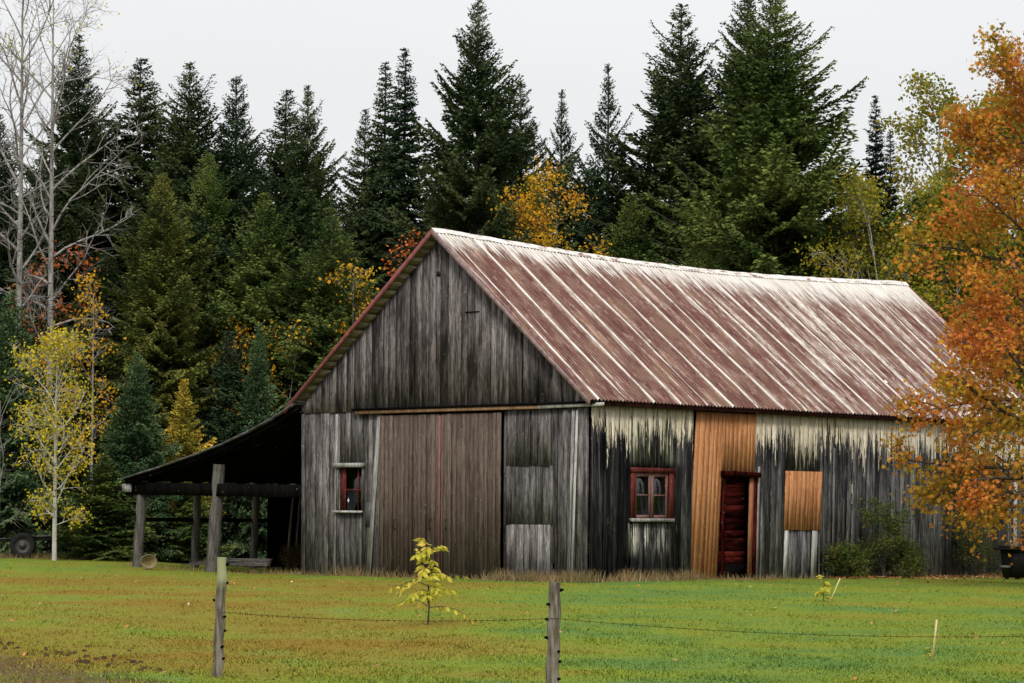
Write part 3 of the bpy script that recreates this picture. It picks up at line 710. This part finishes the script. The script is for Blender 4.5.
# skyline trees, left to right
SPL=[
 (-6,110,92,55,'M',DB,'spruce cut by the left edge of the picture behind the pale bare trunks'),
 (74,30,90,60,'M',DK,'tall dark spruce behind the two bare pale trunks'),
 (137,54,90,60,'T',DK,'pointed spruce first to the right of the bare trees'),
 (186,58,88,72,'M',DK,'pointed spruce second to the right of the bare trees'),
 (233,72,87,62,'N',DB,'open-topped spruce left of the twin-topped pair'),
 (284,86,89,50,'T',DK,'left and lower spruce of the close pair left of the gable'),
 (305,82,87,66,'C',DK,'right and fuller spruce of the close pair left of the gable'),
 (363,106,92,32,'T',DK,'shortest of the three narrow spire spruces above the barn gable'),
 (383,58,91,34,'S',DK,'middle of the three narrow spire spruces above the barn gable'),
 (402,44,90,36,'S',DB,'tallest and rightmost of the three narrow spire spruces above the gable'),
 (476,-8,88,92,'C',DK,'very tall ragged spruce right of the barn peak'),
 (519,76,92,55,'N',DK,'slim spruce touching the ragged tall one on its right side'),
 (561,86,94,52,'O',DB,'small thin-topped spruce in the sky gap over the roof'),
 (607,60,93,58,'O',DB,'open spindly-topped spruce left of the two giant spruces'),
 (681,0,92,110,'C',DK,'left one of the two giant spruces behind the roof'),
 (748,-14,94,95,'A',DK,'giant spruce just behind the biggest one, its top cut off'),
 (776,-12,89,130,'B',MG,'biggest and widest spruce behind the roof, top cut off by the frame'),
 (876,92,98,26,'S',(.012,.02,.012),'small dark spire spruce alone against the sky right of the giants'),
 (891,128,97,22,'S',(.012,.02,.012),'shorter dark spire spruce touching the lone spire tree'),
 # middle and front
 (160,170,84,78,'A',OL,'olive green full spruce in front of the left skyline trees'),
 (330,205,84,60,'M',MG,'mid green spruce below the narrow spires, left of the gable'),
 (262,190,85,66,'M',MG,'mid green spruce between the lean-to and the twin-topped pair'),
 (205,150,86,70,'B',MG,'wide green spruce in the middle of the left wood'),
 (105,250,86,60,'M',DK,'dark spruce standing right behind the yellow birch'),
 (10,290,82,62,'Y',BG,'bluish green spruce at the left edge beside the bare trunks'),
 (136,352,79.5,46,'Y',BG,'young bluish green spruce right of the yellow birch'),
 (105,455,78.5,46,'Z',MG,'low bushy young spruce at the lawn edge left of the lean-to'),
 (227,330,83,50,'Z',DB,'young spruce with thin tip behind the lean-to roof'),
 (258,322,82.5,34,'Z',BG,'slender young spruce with bare tip behind the yellow leaves'),
 (190,480,80,36,'Y',MG,'bushy little spruce seen through the lean-to posts'),
 (165,470,84,40,'Z',OL,'olive little spruce seen beside the outermost lean-to post'),
 (240,475,84,40,'Y',DK,'dark little spruce seen through the back of the lean-to'),
 (530,170,88,85,'A',MG,'green spruce with orange leaves around it behind the roof'),
 (450,160,91,80,'M',DK,'dark spruce filling the wood just above the barn peak'),
 (630,190,89,80,'A',MG,'mid green spruce low between orange leaves and the giant spruces'),
 (700,235,86.5,80,'B',MG,'low bushy spruce right behind the middle of the roof'),
 (820,210,88,66,'M',MG,'spruce leaning out on the right side of the biggest one'),
 (855,250,88,50,'Y',MG,'low dark spruce behind the far end of the roof'),
 (40,150,97,55,'N',DB,'faint spruce behind the left bare trunk'),
]
for a in SPL: spruce(*a)
# larch-like yellow conifer
spruce(183,378,81.5,34,'Z',YG,'small yellow conifer above the low end of the lean-to roof',name='larch_tree',cat='larch')
spruce(20,480,84,30,'Z',DK,'little dark spruce behind the wheeled cart')
# the dense wood behind: shown only as dark gaps
for k in range(46):
    px=-60+k*23.5+rt.uniform(-9,9); top=rt.uniform(215,290) if k%2 else rt.uniform(180,250)
    if 330<px<430: top=max(top,235)
    spruce(px,top,rt.uniform(101,118),rt.uniform(70,95),rt.choice('AMBC'),DB if k%2 else DK,'dark spruce of the dense wood, behind the nearer trees','spruces of the wood behind')

# --- deciduous
def decid(seed,H,R,base=.25,nl=16,n2=7,n3=5,leaf=.10,per=30,scatter=.20,lw=.8,elev=(35,60),rt_=.02,mleaf=False,droop=0.,leafsel=None,multi=1,trunkbend=.0,top=1.0,prof=None,curve=.25,sd=6,qp=1.0):
    r=np.random.RandomState(seed); tr=MB(); tips=[]
    if prof is None: prof=lambda q: sqrt(max(.02,1-(2*q-.85)**2/1.5))
    for mt in range(multi):
        ma=mt*2.4+seed; mlean=(0 if multi==1 else .16)
        def TP(h): return np.array([cos(ma)*mlean*h+trunkbend*sin(h/H*3)*H*.05, sin(ma)*mlean*h+.03*H*sin(h/H*4+seed)*.4, h])
        hh=np.linspace(-.2,H*top*.97,10); TR=[max(.008,rt_*H*(1-max(h,0)/H)**.8) for h in hh]
        tr.tube([TP(h) for h in hh],TR,8 if multi==1 else 6)
        n_=max(3,nl//multi)
        for i in range(n_):
            q=((i+.5*r.rand())/n_)**qp; h=H*(base+(1-base)*q*.95); az=i*2.399+r.randn()*.4
            ln=R*prof(q)*(.8+.35*r.rand()); el=radians(elev[0]+(elev[1]-elev[0])*q+r.randn()*7)
            d=np.array([cos(az)*cos(el),sin(az)*cos(el),sin(el)]); p0=TP(h); ln=ln/max(.45,cos(el))*.95
            r0=max(.006,rt_*H*.42*(1-h/H)**.6*(ln/R)**.5)
            K=6; bend=r.randn(3)*.18; P=[p0]; dd=d.copy()
            for k in range(K):
                dd=unit(dd+bend*curve+r.randn(3)*.10+np.array([0,0,-droop*.12+.05])); P.append(P[-1]+dd*ln/K)
            P=np.array(P); tr.tube(P,r0*np.linspace(1,.25,K+1),5,False)
            for j in range(n2):
                s=.25+.75*(j+r.rand())/n2; k=min(K-1,int(s*K)); pp=P[k]+(P[k+1]-P[k])*(s*K-k)
                d1=unit(P[k+1]-P[k]); e=unit(np.cross(d1,r.randn(3))); d2=unit(d1*.7+e*.8+np.array([0,0,.12-droop*.3])); l2=ln*(.42*(1.15-s))+.15
                Q=[pp]; 
                for kk in range(3): d2=unit(d2+r.randn(3)*.18+np.array([0,0,-droop*.12])); Q.append(Q[-1]+d2*l2/3)
                Q=np.array(Q); tr.tube(Q,r0*.34*np.linspace(1,.3,4)+.002,4,False)
                for a in range(n3):
                    s3=.2+.8*(a+r.rand())/n3; kk=min(2,int(s3*3)); p3=Q[kk]+(Q[kk+1]-Q[kk])*(s3*3-kk)
                    d3=unit(unit(Q[kk+1]-Q[kk])+unit(np.cross(d2,r.randn(3)))*.9+np.array([0,0,-droop*.3])); l3=(l2*.35+.12)*(.6+.7*r.rand())
                    p4=p3+d3*l3; tr.tube([p3,(p3+p4)/2+r.randn(3)*.01,p4],[.0045+r0*.06,.003+r0*.04,.002],3,False)
                    tips.append((p3,p4))
    lm=None
    if per>0:
        A=np.array([t_[0] for t_ in tips]); B=np.array([t_[1] for t_ in tips])
        if leafsel is not None:
            k=leafsel(B,r); A,B=A[k],B[k]
        idx=np.repeat(np.arange(len(A)),per); N=len(idx); f=r.rand(N)*1.1
        C=A[idx]+(B-A)[idx]*f[:,None]+r.randn(N,3)*scatter*np.array([1,1,.8])
        D=unit(r.randn(N,3)*[1,1,.6]+[0,0,-.55]); S=unit(np.cross(D,r.randn(N,3)+[0,0,.3])); sc=leaf*(.6+.7*r.rand(N))
        lm=MB()
        if mleaf:
            shp=[(0,-.5),(.16,-.30),(.5,-.28),(.30,.02),(.42,.30),(.12,.20),(0,.58),(-.12,.20),(-.42,.30),(-.30,.02),(-.5,-.28),(-.16,-.30)]
            Nn=np.cross(D,S)
            V=np.stack([C+S*(a*sc)[:,None]+D*(b*sc)[:,None]+Nn*((abs(a)*.35)*sc)[:,None] for a,b in shp],1)
            lm.add(V.reshape(-1,3),np.arange(N*12).reshape(-1,12))
        else: lm.quads(C,D,S,sc,sc*lw)
    return tr,lm

ORM=leaf_mat('maple_leaves',[(0,(.10,.14,.015)),(.14,(.24,.20,.02)),(.34,(.46,.27,.03)),(.58,(.52,.19,.03)),(.80,(.46,.13,.030)),(1,(.30,.06,.024))],.35,.3,.42)
YEL=leaf_mat('birch_leaves',[(0,(.20,.22,.02)),(.4,(.42,.36,.025)),(.8,(.60,.44,.03)),(1,(.55,.30,.03))],.8,.3,.6)
OYE=leaf_mat('golden_leaves',[(0,(.20,.16,.015)),(.35,(.48,.30,.02)),(.7,(.62,.32,.02)),(1,(.60,.20,.02))],.8,.3,.55)
OLV=leaf_mat('olive_leaves',[(0,(.08,.12,.014)),(.4,(.18,.19,.02)),(.75,(.32,.25,.025)),(1,(.42,.24,.03))],.5,.3,.5)
RED=leaf_mat('red_leaves',[(0,(.30,.06,.02)),(.5,(.55,.14,.03)),(1,(.60,.25,.04))],.8,.3,.5)
BSH=leaf_mat('bush_leaves',[(0,(.035,.06,.012)),(.6,(.08,.11,.018)),(.85,(.14,.12,.02)),(1,(.26,.07,.02))],2.2,.15,.45)
SAP=leaf_mat('sapling_leaves',[(0,(.22,.26,.03)),(.35,(.44,.42,.04)),(.75,(.58,.46,.08)),(1,(.50,.26,.08))],3,.3,.6)

def dtree(name,label,cat,x,y,tr,lm,bk,lf,group=None,rz=0,parts=('trunk','crown')):
    r=empty(name,(x,y,float(gz(x,y))-.03),rz,label,cat,group)
    tr.build(parts[0],M[bk],r)
    if lm: lm.build(parts[1],lf,r)
    return r
def dt(name,label,cat,px,py,depth,rpx,bk,lf,seed,group=None,**k):
    x=at(px,depth,(py+540)/2); H=ztop(px,py,depth)-float(gz(x,depth)); R=rpx/F*depth
    tr,lm=decid(seed,H,R,**k); return dtree(name,label,cat,x,depth,tr,lm,bk,lf,group)

# big orange maple, trunk just right of the frame
dt('maple_tree','large orange autumn maple overhanging the right end of the barn','maple',1062,66,65,166,'mbark',ORM,11,
   base=.14,nl=50,n2=9,n3=6,leaf=.10,per=17,scatter=.15,qp=1.25,elev=(1,58),rt_=.015,mleaf=True,droop=.42,prof=lambda q: 1.0 if q<.35 else 1.0-.62*((q-.35)/.65)**1.0)
# birch
dt('birch_tree','slender yellow birch with white trunk at the left lawn edge','birch',56,338,77,44,'birch',YEL,21,
   base=.16,nl=26,n2=6,n3=4,leaf=.08,per=7,scatter=.13,elev=(25,60),rt_=.0115,prof=lambda q: .55+.55*sin(pi*min(1,q*1.1+.12)) if q<.6 else 1.05*(1-(q-.6)/.44))
# bare trees
bare=dict(leaf=.065,per=3,scatter=.15,rt_=.0078,leafsel=lambda B,r:(B[:,2]>13.2)&(r.rand(len(B))<.30),elev=(30,62),curve=.6)
def bt(px,py,depth,rpx,seed,label,**k):
    q=dict(bare); q.update(k); return dt('bare_tree',label,'bare tree',px,py,depth,rpx,'deadbark',YEL,seed,'bare pale trees at the left',**q)
bt(17,-60,84,60,31,'leftmost of the two tall bare grey trees, nearer the picture edge',base=.40,nl=26,n2=7,n3=6,elev=(38,70))
bt(49,-30,84,80,32,'right one of the two tall bare grey trees, its limbs twisted',base=.32,nl=28,n2=8,n3=6)
bt(0,395,77.5,52,33,'low bare grey sapling branching beside the wheeled cart',base=.2,nl=9,n2=4,n3=3,leafsel=lambda B,r:B[:,2]>99,per=0)
# small golden trees
dt('golden_tree','yellow and orange leaved young tree above the lean-to roof','young tree',268,335,83.5,32,'deadbark',OYE,41,base=.3,nl=14,n2=4,n3=4,leaf=.095,per=5,scatter=.16,rt_=.008,elev=(30,60),multi=2)
dt('golden_tree','brownish yellow young tree left of the brighter one over the lean-to','young tree',236,345,84,28,'deadbark',OYE,42,base=.3,nl=12,n2=5,n3=4,leaf=.10,per=6,scatter=.15,rt_=.008)
dt('golden_tree','golden leaved slim tree beside the left slope of the gable','young tree',352,268,83,22,'deadbark',OYE,43,base=.3,nl=14,n2=4,n3=4,leaf=.10,per=6,scatter=.14,rt_=.007)
dt('golden_tree','yellow brown young tree standing right behind the birch','young tree',92,285,82,24,'deadbark',OYE,44,base=.3,nl=13,n2=4,n3=4,leaf=.09,per=5,scatter=.15,rt_=.007)
dt('golden_tree','golden orange tree among the spruces behind the roof','young tree',556,182,86,46,'sbark',OYE,45,base=.45,nl=16,n2=5,n3=5,leaf=.085,per=10,scatter=.18,rt_=.009,elev=(20,55))
dt('golden_tree','small golden tree left of the larger one behind the roof','young tree',518,195,86,30,'sbark',OYE,49,base=.5,nl=12,n2=5,n3=4,leaf=.085,per=9,scatter=.2,rt_=.008)
dt('red_tree','small red leaved tree low behind the left bare trunks','young tree',38,262,86,26,'sbark',RED,46,base=.5,nl=9,n2=4,n3=4,leaf=.11,per=4,scatter=.2,rt_=.008)
dt('red_tree','small red leaved tree peeping out just left of the barn peak','young tree',400,228,85,18,'sbark',RED,47,base=.5,nl=9,n2=4,n3=4,leaf=.09,per=4,scatter=.15,rt_=.007)
dt('red_tree','red leaved branches among the dark needles right of the bare trees','young tree',76,250,87,18,'sbark',RED,48,base=.6,nl=7,n2=4,n3=3,leaf=.11,per=4,scatter=.2,rt_=.008)
# right side poplars and willow
dt('poplar_tree','tall thin topped poplar with yellow green leaves left of the maple','poplar',940,85,90,38,'deadbark',OLV,51,base=.25,nl=26,n2=6,n3=4,leaf=.12,per=12,scatter=.18,rt_=.009,elev=(45,72))
dt('poplar_tree','olive poplar mostly hidden behind the upper maple branches','poplar',1000,125,88,66,'deadbark',OLV,52,base=.2,nl=32,n2=7,n3=5,leaf=.13,per=18,scatter=.2,rt_=.009,elev=(35,65))
dt('willow_shrub','broad olive willow with pale bare stems behind the roof end','willow',915,205,86,44,'abark',OLV,53,base=.35,nl=40,n2=7,n3=5,leaf=.10,per=18,scatter=.24,rt_=.007,elev=(50,75),multi=5)
dt('poplar_tree','low olive poplar behind the far roof corner','poplar',958,215,84.5,56,'deadbark',OLV,54,base=.15,nl=34,n2=7,n3=5,leaf=.12,per=18,scatter=.2,rt_=.009,elev=(30,60))
dt('poplar_tree','olive tree at the right frame edge behind the maple trunk','poplar',1040,260,88,80,'deadbark',OLV,55,base=.1,nl=26,n2=6,n3=5,leaf=.13,per=12,scatter=.2,rt_=.009,elev=(20,60))

LIT=leaf_mat('weed_leaves',[(0,(.03,.04,.01)),(.6,(.12,.07,.02)),(1,(.25,.10,.03))],2,.1,.6)
# bushes by the side wall
def bush(name,label,u,w,H,R,seed,lf,leaf=.07,per=14):
    x,y=b2w(u,w); tr,lm=decid(seed,H,R,base=.02,nl=20,n2=5,n3=4,leaf=leaf,per=per,scatter=.07,rt_=.012,elev=(25,75),multi=4,prof=lambda q:.9-.5*q)
    return dtree(name,label,'bush',x,y,tr,lm,'sbark',lf,parts=('stems','foliage'))
bush('bush','dark green bush with a few red leaves against the side wall',10.1,-.75,1.15,.75,61,BSH,.05,12)
bush('bush','low green bush under the boarded window beside the taller bush',8.9,-.55,.4,.4,62,BSH,.045,12)
bush('bush','low green and brown bush by the wall right of the taller bush',11.3,-.55,.45,.45,63,BSH,.045,10)
bush('bush','scrubby weeds against the wall near the black container',14.6,-.45,.5,.8,64,BSH,.045,6)
# weeds inside the lean-to
bush('bush','low brown leaved weeds under the lean-to by the middle post',3.6,12.6,.35,.3,66,LIT,.04,4)

# sapling with big yellow leaves
def sapling(name,label,px,depth,py_top,R,nl,seed,leaf,lean=0.):
    x=at(px,depth,600); H=ztop(px,py_top,depth)-float(gz(x,depth)); r=np.random.RandomState(seed)
    st=MB(); zz=np.linspace(-.05,H*.93,8); pts=[(lean*z+.02*sin(z*5),.015*sin(z*7),z) for z in zz]; st.tube(pts,np.linspace(.012,.004,8)*(H/1.05+.2),6)
    C=[];D=[]
    for i in range(nl):
        q=.22+.74*(i/nl)**1.1; az=i*2.399+r.randn()*.3; l=R*(1.25-q*.95)*(.6+.6*r.rand()); p0=np.array([lean*H*q,0,H*q]); el=radians(38+r.randn()*12)
        P=[p0]; d=np.array([cos(az)*cos(el),sin(az)*cos(el),sin(el)])
        for k in range(5): d=unit(d+np.array([0,0,-.22])); P.append(P[-1]+d*l/5)
        P=np.array(P); st.tube(P,np.linspace(.006,.002,6),4,False)
        for k in range(1,6):
            for sg in (-1,1):
                sd_=unit(np.cross(P[k]-P[k-1],[0,0,1.]))*sg; dd=unit(sd_*.8+unit(P[k]-P[k-1])*.6+np.array([0,0,-.75])+r.randn(3)*.2)
                C.append(P[k]+dd*leaf*.55); D.append(dd)
    C=np.array(C);D=np.array(D); N=len(C); S=unit(np.cross(D,r.randn(N,3)*.6+[0,0,.6])); sc=leaf*(.7+.5*r.rand(N))[:,None]; Nn=np.cross(D,S)
    shp=[(0,-.5,0),(.20,-.22,.05),(.23,.1,.06),(0,.55,-.06),(-.23,.1,.06),(-.20,-.22,.05)]
    V=np.stack([C+S*sc*a+D*sc*b+Nn*sc*c for a,b,c in shp],1); lm=MB(); lm.add(V.reshape(-1,3),np.arange(N*6).reshape(-1,6)[:,[0,1,2,3]]); lm.add(V.reshape(-1,3),np.arange(N*6).reshape(-1,6)[:,[0,3,4,5]])
    return dtree(name,label,'sapling',x,depth,st,lm,'mbark',SAP,parts=('stem','leaves'))
sapling('sapling','small sapling with drooping yellow leaves in front of the sliding doors',428,41.5,538,.56,24,71,.115)
sapling('sapling','tiny sprig with a few pale yellow leaves on the lawn near the boarded window',822,52,568,.16,5,72,.13)
sapling('sapling','thin weed sprig on the lawn beside the nearer yellow stake',928,33.4,640,.08,5,73,.03)

# ------------------------------------------------------------------ fence
def fpost(px,depth,toppy,wd,label,seed,lean=(0,0),moss=False,x=None):
    x=at(px,depth,620) if x is None else x; z=float(gz(x,depth)); H=ztop(px,toppy,depth)-z if toppy else 1.05
    r=random.Random(seed); root=empty('fence_post',(x,depth,z),0,label,'post','wooden posts of the wire fence')
    m=MB(); K=22; P=[];R_=[]
    for k in range(K):
        t=k/(K-1); P.append((lean[0]*H*t+.006*sin(k*1.1+seed),lean[1]*H*t+.005*cos(k*.9),-.25+(H+.25)*t)); R_.append(wd/2*(1.06-.16*t+.04*r.uniform(-1,1)))
    m.tube(P,R_,12)
    n=NT('post_bark',.95,.1); o=n.obj(); t1=n.noise(n.mapv(o,(25,25,3)),1,4,.7); c=n.mix(n.rng(t1,.35,.65),(.06,.05,.036),(.21,.185,.145))
    if moss: c=n.mix(n.rng(n.math('ADD',n.sep(o)[2],n.math('MULTIPLY',n.noise(o,9,4),.5)),H-.12,H+.12),c,(.27,.28,.15))
    n.color(c); n.bump(t1,.8,.01); m.build('shaft',n.m,root,smooth=True)
    kn=MB()
    for k in range(7):
        hz=H*(.12+.13*k+r.uniform(-.03,.03)); a=r.uniform(-.6,.6)+(0 if r.random()<.6 else pi); t=hz/H; rr=wd/2*(1.03-.16*t)
        c=np.array([lean[0]*hz,lean[1]*hz,hz]); d=np.array([cos(a),sin(a)*.8-.3,.25]); d/=np.linalg.norm(d)
        kn.tube([c+d*rr*.8,c+d*(rr+.015),c+d*(rr+.03)],[.016,.013,.008],7)
    kn.build('knot_stub',M['dark'],root); return root,x,z,H
p1=fpost(218.5,28.6,557,.10,'left fence post with mossy pale tip in the near lawn',1,(.035,0),True)
p2=fpost(551.5,26.5,582,.115,'right fence post cut flat with knot stubs, foot below the frame',2,(.03,0))
p3=fpost(1250,26.2,None,.11,'fence post standing right of the picture',3,(0,0),False,x=6.45)
m=MB(); hw=.655
A=[np.array([p1[1]+.02,28.54,p1[2]+.62]),np.array([p2[1]+.02,26.43,hw]),np.array([p3[1],26.13,.64])]
rw=random.Random(5)
for a,b,sg in ((A[0],A[1],.05),(A[1],A[2],.125)):
    K=60; t=np.linspace(0,1,K); P=a+(b-a)*t[:,None]; P[:,2]-=sg*4*t*(1-t); m.tube(P,[.0021]*K,4)
    for k in range(1,K-1,1 if sg>.1 else 1):
        c=P[k]; 
        for q in range(2):
            d=np.array([rw.uniform(-1,1)*.4,rw.uniform(-1,1),rw.uniform(-1,1)]); d/=np.linalg.norm(d); m.tube([c-d*.016,c+d*.016],[.0022,.0015],3)
tag(m.build('barbed_wire',flat('rusty_wire',(.035,.022,.016),.8)),'rusty barbed wire strung low between the fence posts','wire')
def stake(pb,pyb,pt,pyt,depth,label):
    xb=at(pb,depth,pyb); zb_=float(gz(xb,depth)); zt_=ztop(pt,pyt,depth); xt=at(pt,depth,pyt)
    m=MB(); m.bar((0,0,-.03),(xt-xb,-.02,zt_-zb_),.02,.012,up=(0,1,0)); o=m.build('stake',flat('yellow_stake',(.50,.42,.20),.7)); o.location=(xb,depth,zb_); tag(o,label,'stake')
stake(827,602,839,578,50,'tilted thin pale yellow stake stuck in the lawn, farther one'); stake(930,658,935,619,33,'upright thin yellow stake in the near lawn at the right')

# ------------------------------------------------------------------ old cart at left
cx,cy=at(24,79.0),79.0; cz=float(gz(cx,cy))
ct=empty('cart',(cx,cy,cz),radians(8),'old dark wheeled cart with one black tyre half hidden at the left wood edge','cart')
def wheel(y):
    w=bpy.data.objects.new('wheel',None); COL.objects.link(w); w.parent=ct; w.location=(0,y,.33)
    m=MB(); nn=28; pr=[(.20,-.07),(.25,-.10),(.31,-.09),(.33,-.05),(.335,0),(.33,.05),(.31,.09),(.25,.10),(.20,.07)]
    V=[(r*cos(2*pi*j/nn),yy,r*sin(2*pi*j/nn)) for r,yy in pr for j in range(nn)]
    f=[(i*nn+j,i*nn+(j+1)%nn,(i+1)*nn+(j+1)%nn,(i+1)*nn+j) for i in range(len(pr)-1) for j in range(nn)]
    m.add(V,f); m.build('tyre',flat('tyre_rubber',(.018,.018,.019),.7),w,smooth=True)
    m=MB(); pr=[(.205,-.075),(.19,-.06),(.17,-.03),(.08,-.035),(.07,-.07),(.0,-.075)]
    V=[(r*cos(2*pi*j/nn),yy,r*sin(2*pi*j/nn)) for r,yy in pr for j in range(nn)]
    f=[(i*nn+j,i*nn+(j+1)%nn,(i+1)*nn+(j+1)%nn,(i+1)*nn+j) for i in range(len(pr)-1) for j in range(nn)]
    m.add(V,f); m.build('rim',flat('rim_metal',(.06,.055,.055),.5,.4),w,smooth=True)
wheel(-.55); wheel(.55)
m=MB(); m.bar((0,-.6,.33),(0,.6,.33),.06,.06); m.build('axle',M['black'],ct)
m=MB()
for yy in (-.35,.35): m.bar((-1.3,yy,.42),(1.1,yy,.52),.10,.09)
m.bar((1.1,-.35,.52),(1.1,.35,.52),.1,.09); m.bar((.5,-.35,.49),(.5,.35,.49),.08,.08); m.build('chassis',flat('cart_metal',(.06,.06,.062),.6,.3),ct)
m=MB()
for k in range(7): m.bar((.15,-.42+k*.14,.56),(1.0,-.42+k*.14,.60),.13,.03)
for k in range(7): m.bar((-1.35,-.42+k*.14,.47),(-.35,-.42+k*.14,.50),.13,.03)
m.build('deck',M['post'],ct)
m=MB(); P=[(.42*cos(a),0,.42*sin(a)+.33) for a in np.linspace(radians(20),radians(160),12)]
for a,b in zip(P[:-1],P[1:]): m.bar((a[0],-.55,a[2]),(b[0],-.55,b[2]),.26,.01,up=(0,1,0)) if False else m.box((a[0],-.68,a[2]),(0,.26,0),(b[0]-a[0],0,b[2]-a[2]),(0,0,.012))
m.build('fender',M['black'],ct)

# black container under the maple
bx,by=at(1024,72),72.0
bc=empty('container',(bx,by,float(gz(bx,by))-.02),radians(20),'black boxy container with an overhanging lid under the maple at the right edge','container')
m=MB(); w_,d_,h_=.95,.7,.72
P=[(-w_/2*.92,-d_/2*.92,0.06),(w_/2*.92,-d_/2*.92,0.06),(w_/2*.92,d_/2*.92,0.06),(-w_/2*.92,d_/2*.92,0.06),(-w_/2,-d_/2,h_),(w_/2,-d_/2,h_),(w_/2,d_/2,h_),(-w_/2,d_/2,h_)]
m.add(P,[(0,3,2,1),(4,5,6,7),(0,1,5,4),(1,2,6,5),(2,3,7,6),(3,0,4,7)])
for k in range(4): a=-w_/2+.12+k*.22; m.box((a,-d_/2-.005,.1),(.03,0,0),(0,0,.58),(0,-.02,0))
m.build('body',M['black'],bc)
m=MB(); m.box((-w_/2-.14,-d_/2-.08,h_),(w_+.28,0,0),(0,d_+.16,0),(0,0,.05)); m.box((-w_/2-.05,-d_/2-.0,h_+.05),(w_+.1,0,0),(0,d_,0),(0,0,.05)); m.build('lid',M['black'],bc)
m=MB(); m.box((-w_/2-.16,-.2,.30),(.14,0,0),(0,.3,0),(0,0,.05)); m.build('side_handle',flat('grey_metal',(.25,.25,.25),.5,.3),bc)
for sx in (-.36,.36):
    for sy in (-.25,.25): m=MB(); m.box((sx-.04,sy-.04,-.02),(.08,0,0),(0,.08,0),(0,0,.09)); m.build('foot',M['black'],bc)

# ------------------------------------------------------------------ camera
cd=bpy.data.cameras.new('camera'); cam=bpy.data.objects.new('camera',cd); COL.objects.link(cam); SC.camera=cam
cd.sensor_width=36; cd.lens=F/1024*36; cd.clip_start=.5; cd.clip_end=4000
pitch=atan((HZ-341.5)/F)
import mathutils
cam.location=(0,0,CAMZ)
Rm=mathutils.Matrix.Rotation(pi/2+pitch,4,'X')@mathutils.Matrix.Rotation(ROLL,4,'Z')
cam.rotation_euler=Rm.to_euler()

# ------------------------------------------------------------------ light
SUN_EL,SUN_AZ=42,184   # azimuth clockwise from +Y
wd=bpy.data.worlds.new('World'); SC.world=wd; wd.use_nodes=True; nt=wd.node_tree
bg=nt.nodes['Background']; sk=nt.nodes.new('ShaderNodeTexSky'); sk.sky_type='NISHITA'; sk.sun_disc=False
sk.sun_elevation=radians(SUN_EL); sk.sun_rotation=radians(SUN_AZ); bg.inputs['Strength'].default_value=.1
tc=nt.nodes.new('ShaderNodeTexCoord'); mp=nt.nodes.new('ShaderNodeMapping'); mp.inputs['Scale'].default_value=(1,1,3); nz=nt.nodes.new('ShaderNodeTexNoise'); nz.inputs['Scale'].default_value=2.2; nz.inputs['Detail'].default_value=3
nt.links.new(tc.outputs['Generated'],mp.inputs[0]); nt.links.new(mp.outputs[0],nz.inputs['Vector'])
rp=nt.nodes.new('ShaderNodeValToRGB'); nt.links.new(nz.outputs['Fac'],rp.inputs[0])
rp.color_ramp.elements[0].position=.3; rp.color_ramp.elements[0].color=(.86,.86,.87,1); rp.color_ramp.elements[1].position=.7; rp.color_ramp.elements[1].color=(.95,.95,.95,1)
vm=nt.nodes.new('ShaderNodeVectorMath'); vm.operation='SCALE'; vm.inputs['Scale'].default_value=9.0; nt.links.new(rp.outputs[0],vm.inputs[0])
mx=nt.nodes.new('ShaderNodeMix'); mx.data_type='RGBA'; 
sx=nt.nodes.new('ShaderNodeSeparateXYZ'); nt.links.new(tc.outputs['Generated'],sx.inputs[0])
mz=nt.nodes.new('ShaderNodeMath'); mz.operation='MULTIPLY_ADD'; mz.use_clamp=False; mz.inputs[1].default_value=14.; mz.inputs[2].default_value=7.0; nt.links.new(sx.outputs['Z'],mz.inputs[0])
mm=nt.nodes.new('ShaderNodeMath'); mm.operation='MAXIMUM'; mm.inputs[1].default_value=9.0; nt.links.new(mz.outputs[0],mm.inputs[0]); nt.links.new(mm.outputs[0],vm.inputs['Scale'])
mx.inputs[0].default_value=.93; nt.links.new(sk.outputs[0],mx.inputs[6]); nt.links.new(vm.outputs[0],mx.inputs[7])
nt.links.new(mx.outputs[2],bg.inputs['Color'])
sd=bpy.data.lights.new('sun','SUN'); sd.energy=2.0; sd.angle=radians(12); sd.color=(1,.96,.9); so=bpy.data.objects.new('sun',sd); COL.objects.link(so)
a=radians(SUN_AZ); dv=mathutils.Vector((sin(a)*cos(radians(SUN_EL)),cos(a)*cos(radians(SUN_EL)),sin(radians(SUN_EL))))
so.rotation_euler=dv.to_track_quat('Z','Y').to_euler(); so.location=(0,0,60)
vs=SC.view_settings; vs.view_transform='Standard'; vs.look='None'; vs.gamma=1; vs.exposure=.1
SC.cycles.max_bounces=6; SC.cycles.diffuse_bounces=3; SC.cycles.transparent_max_bounces=8
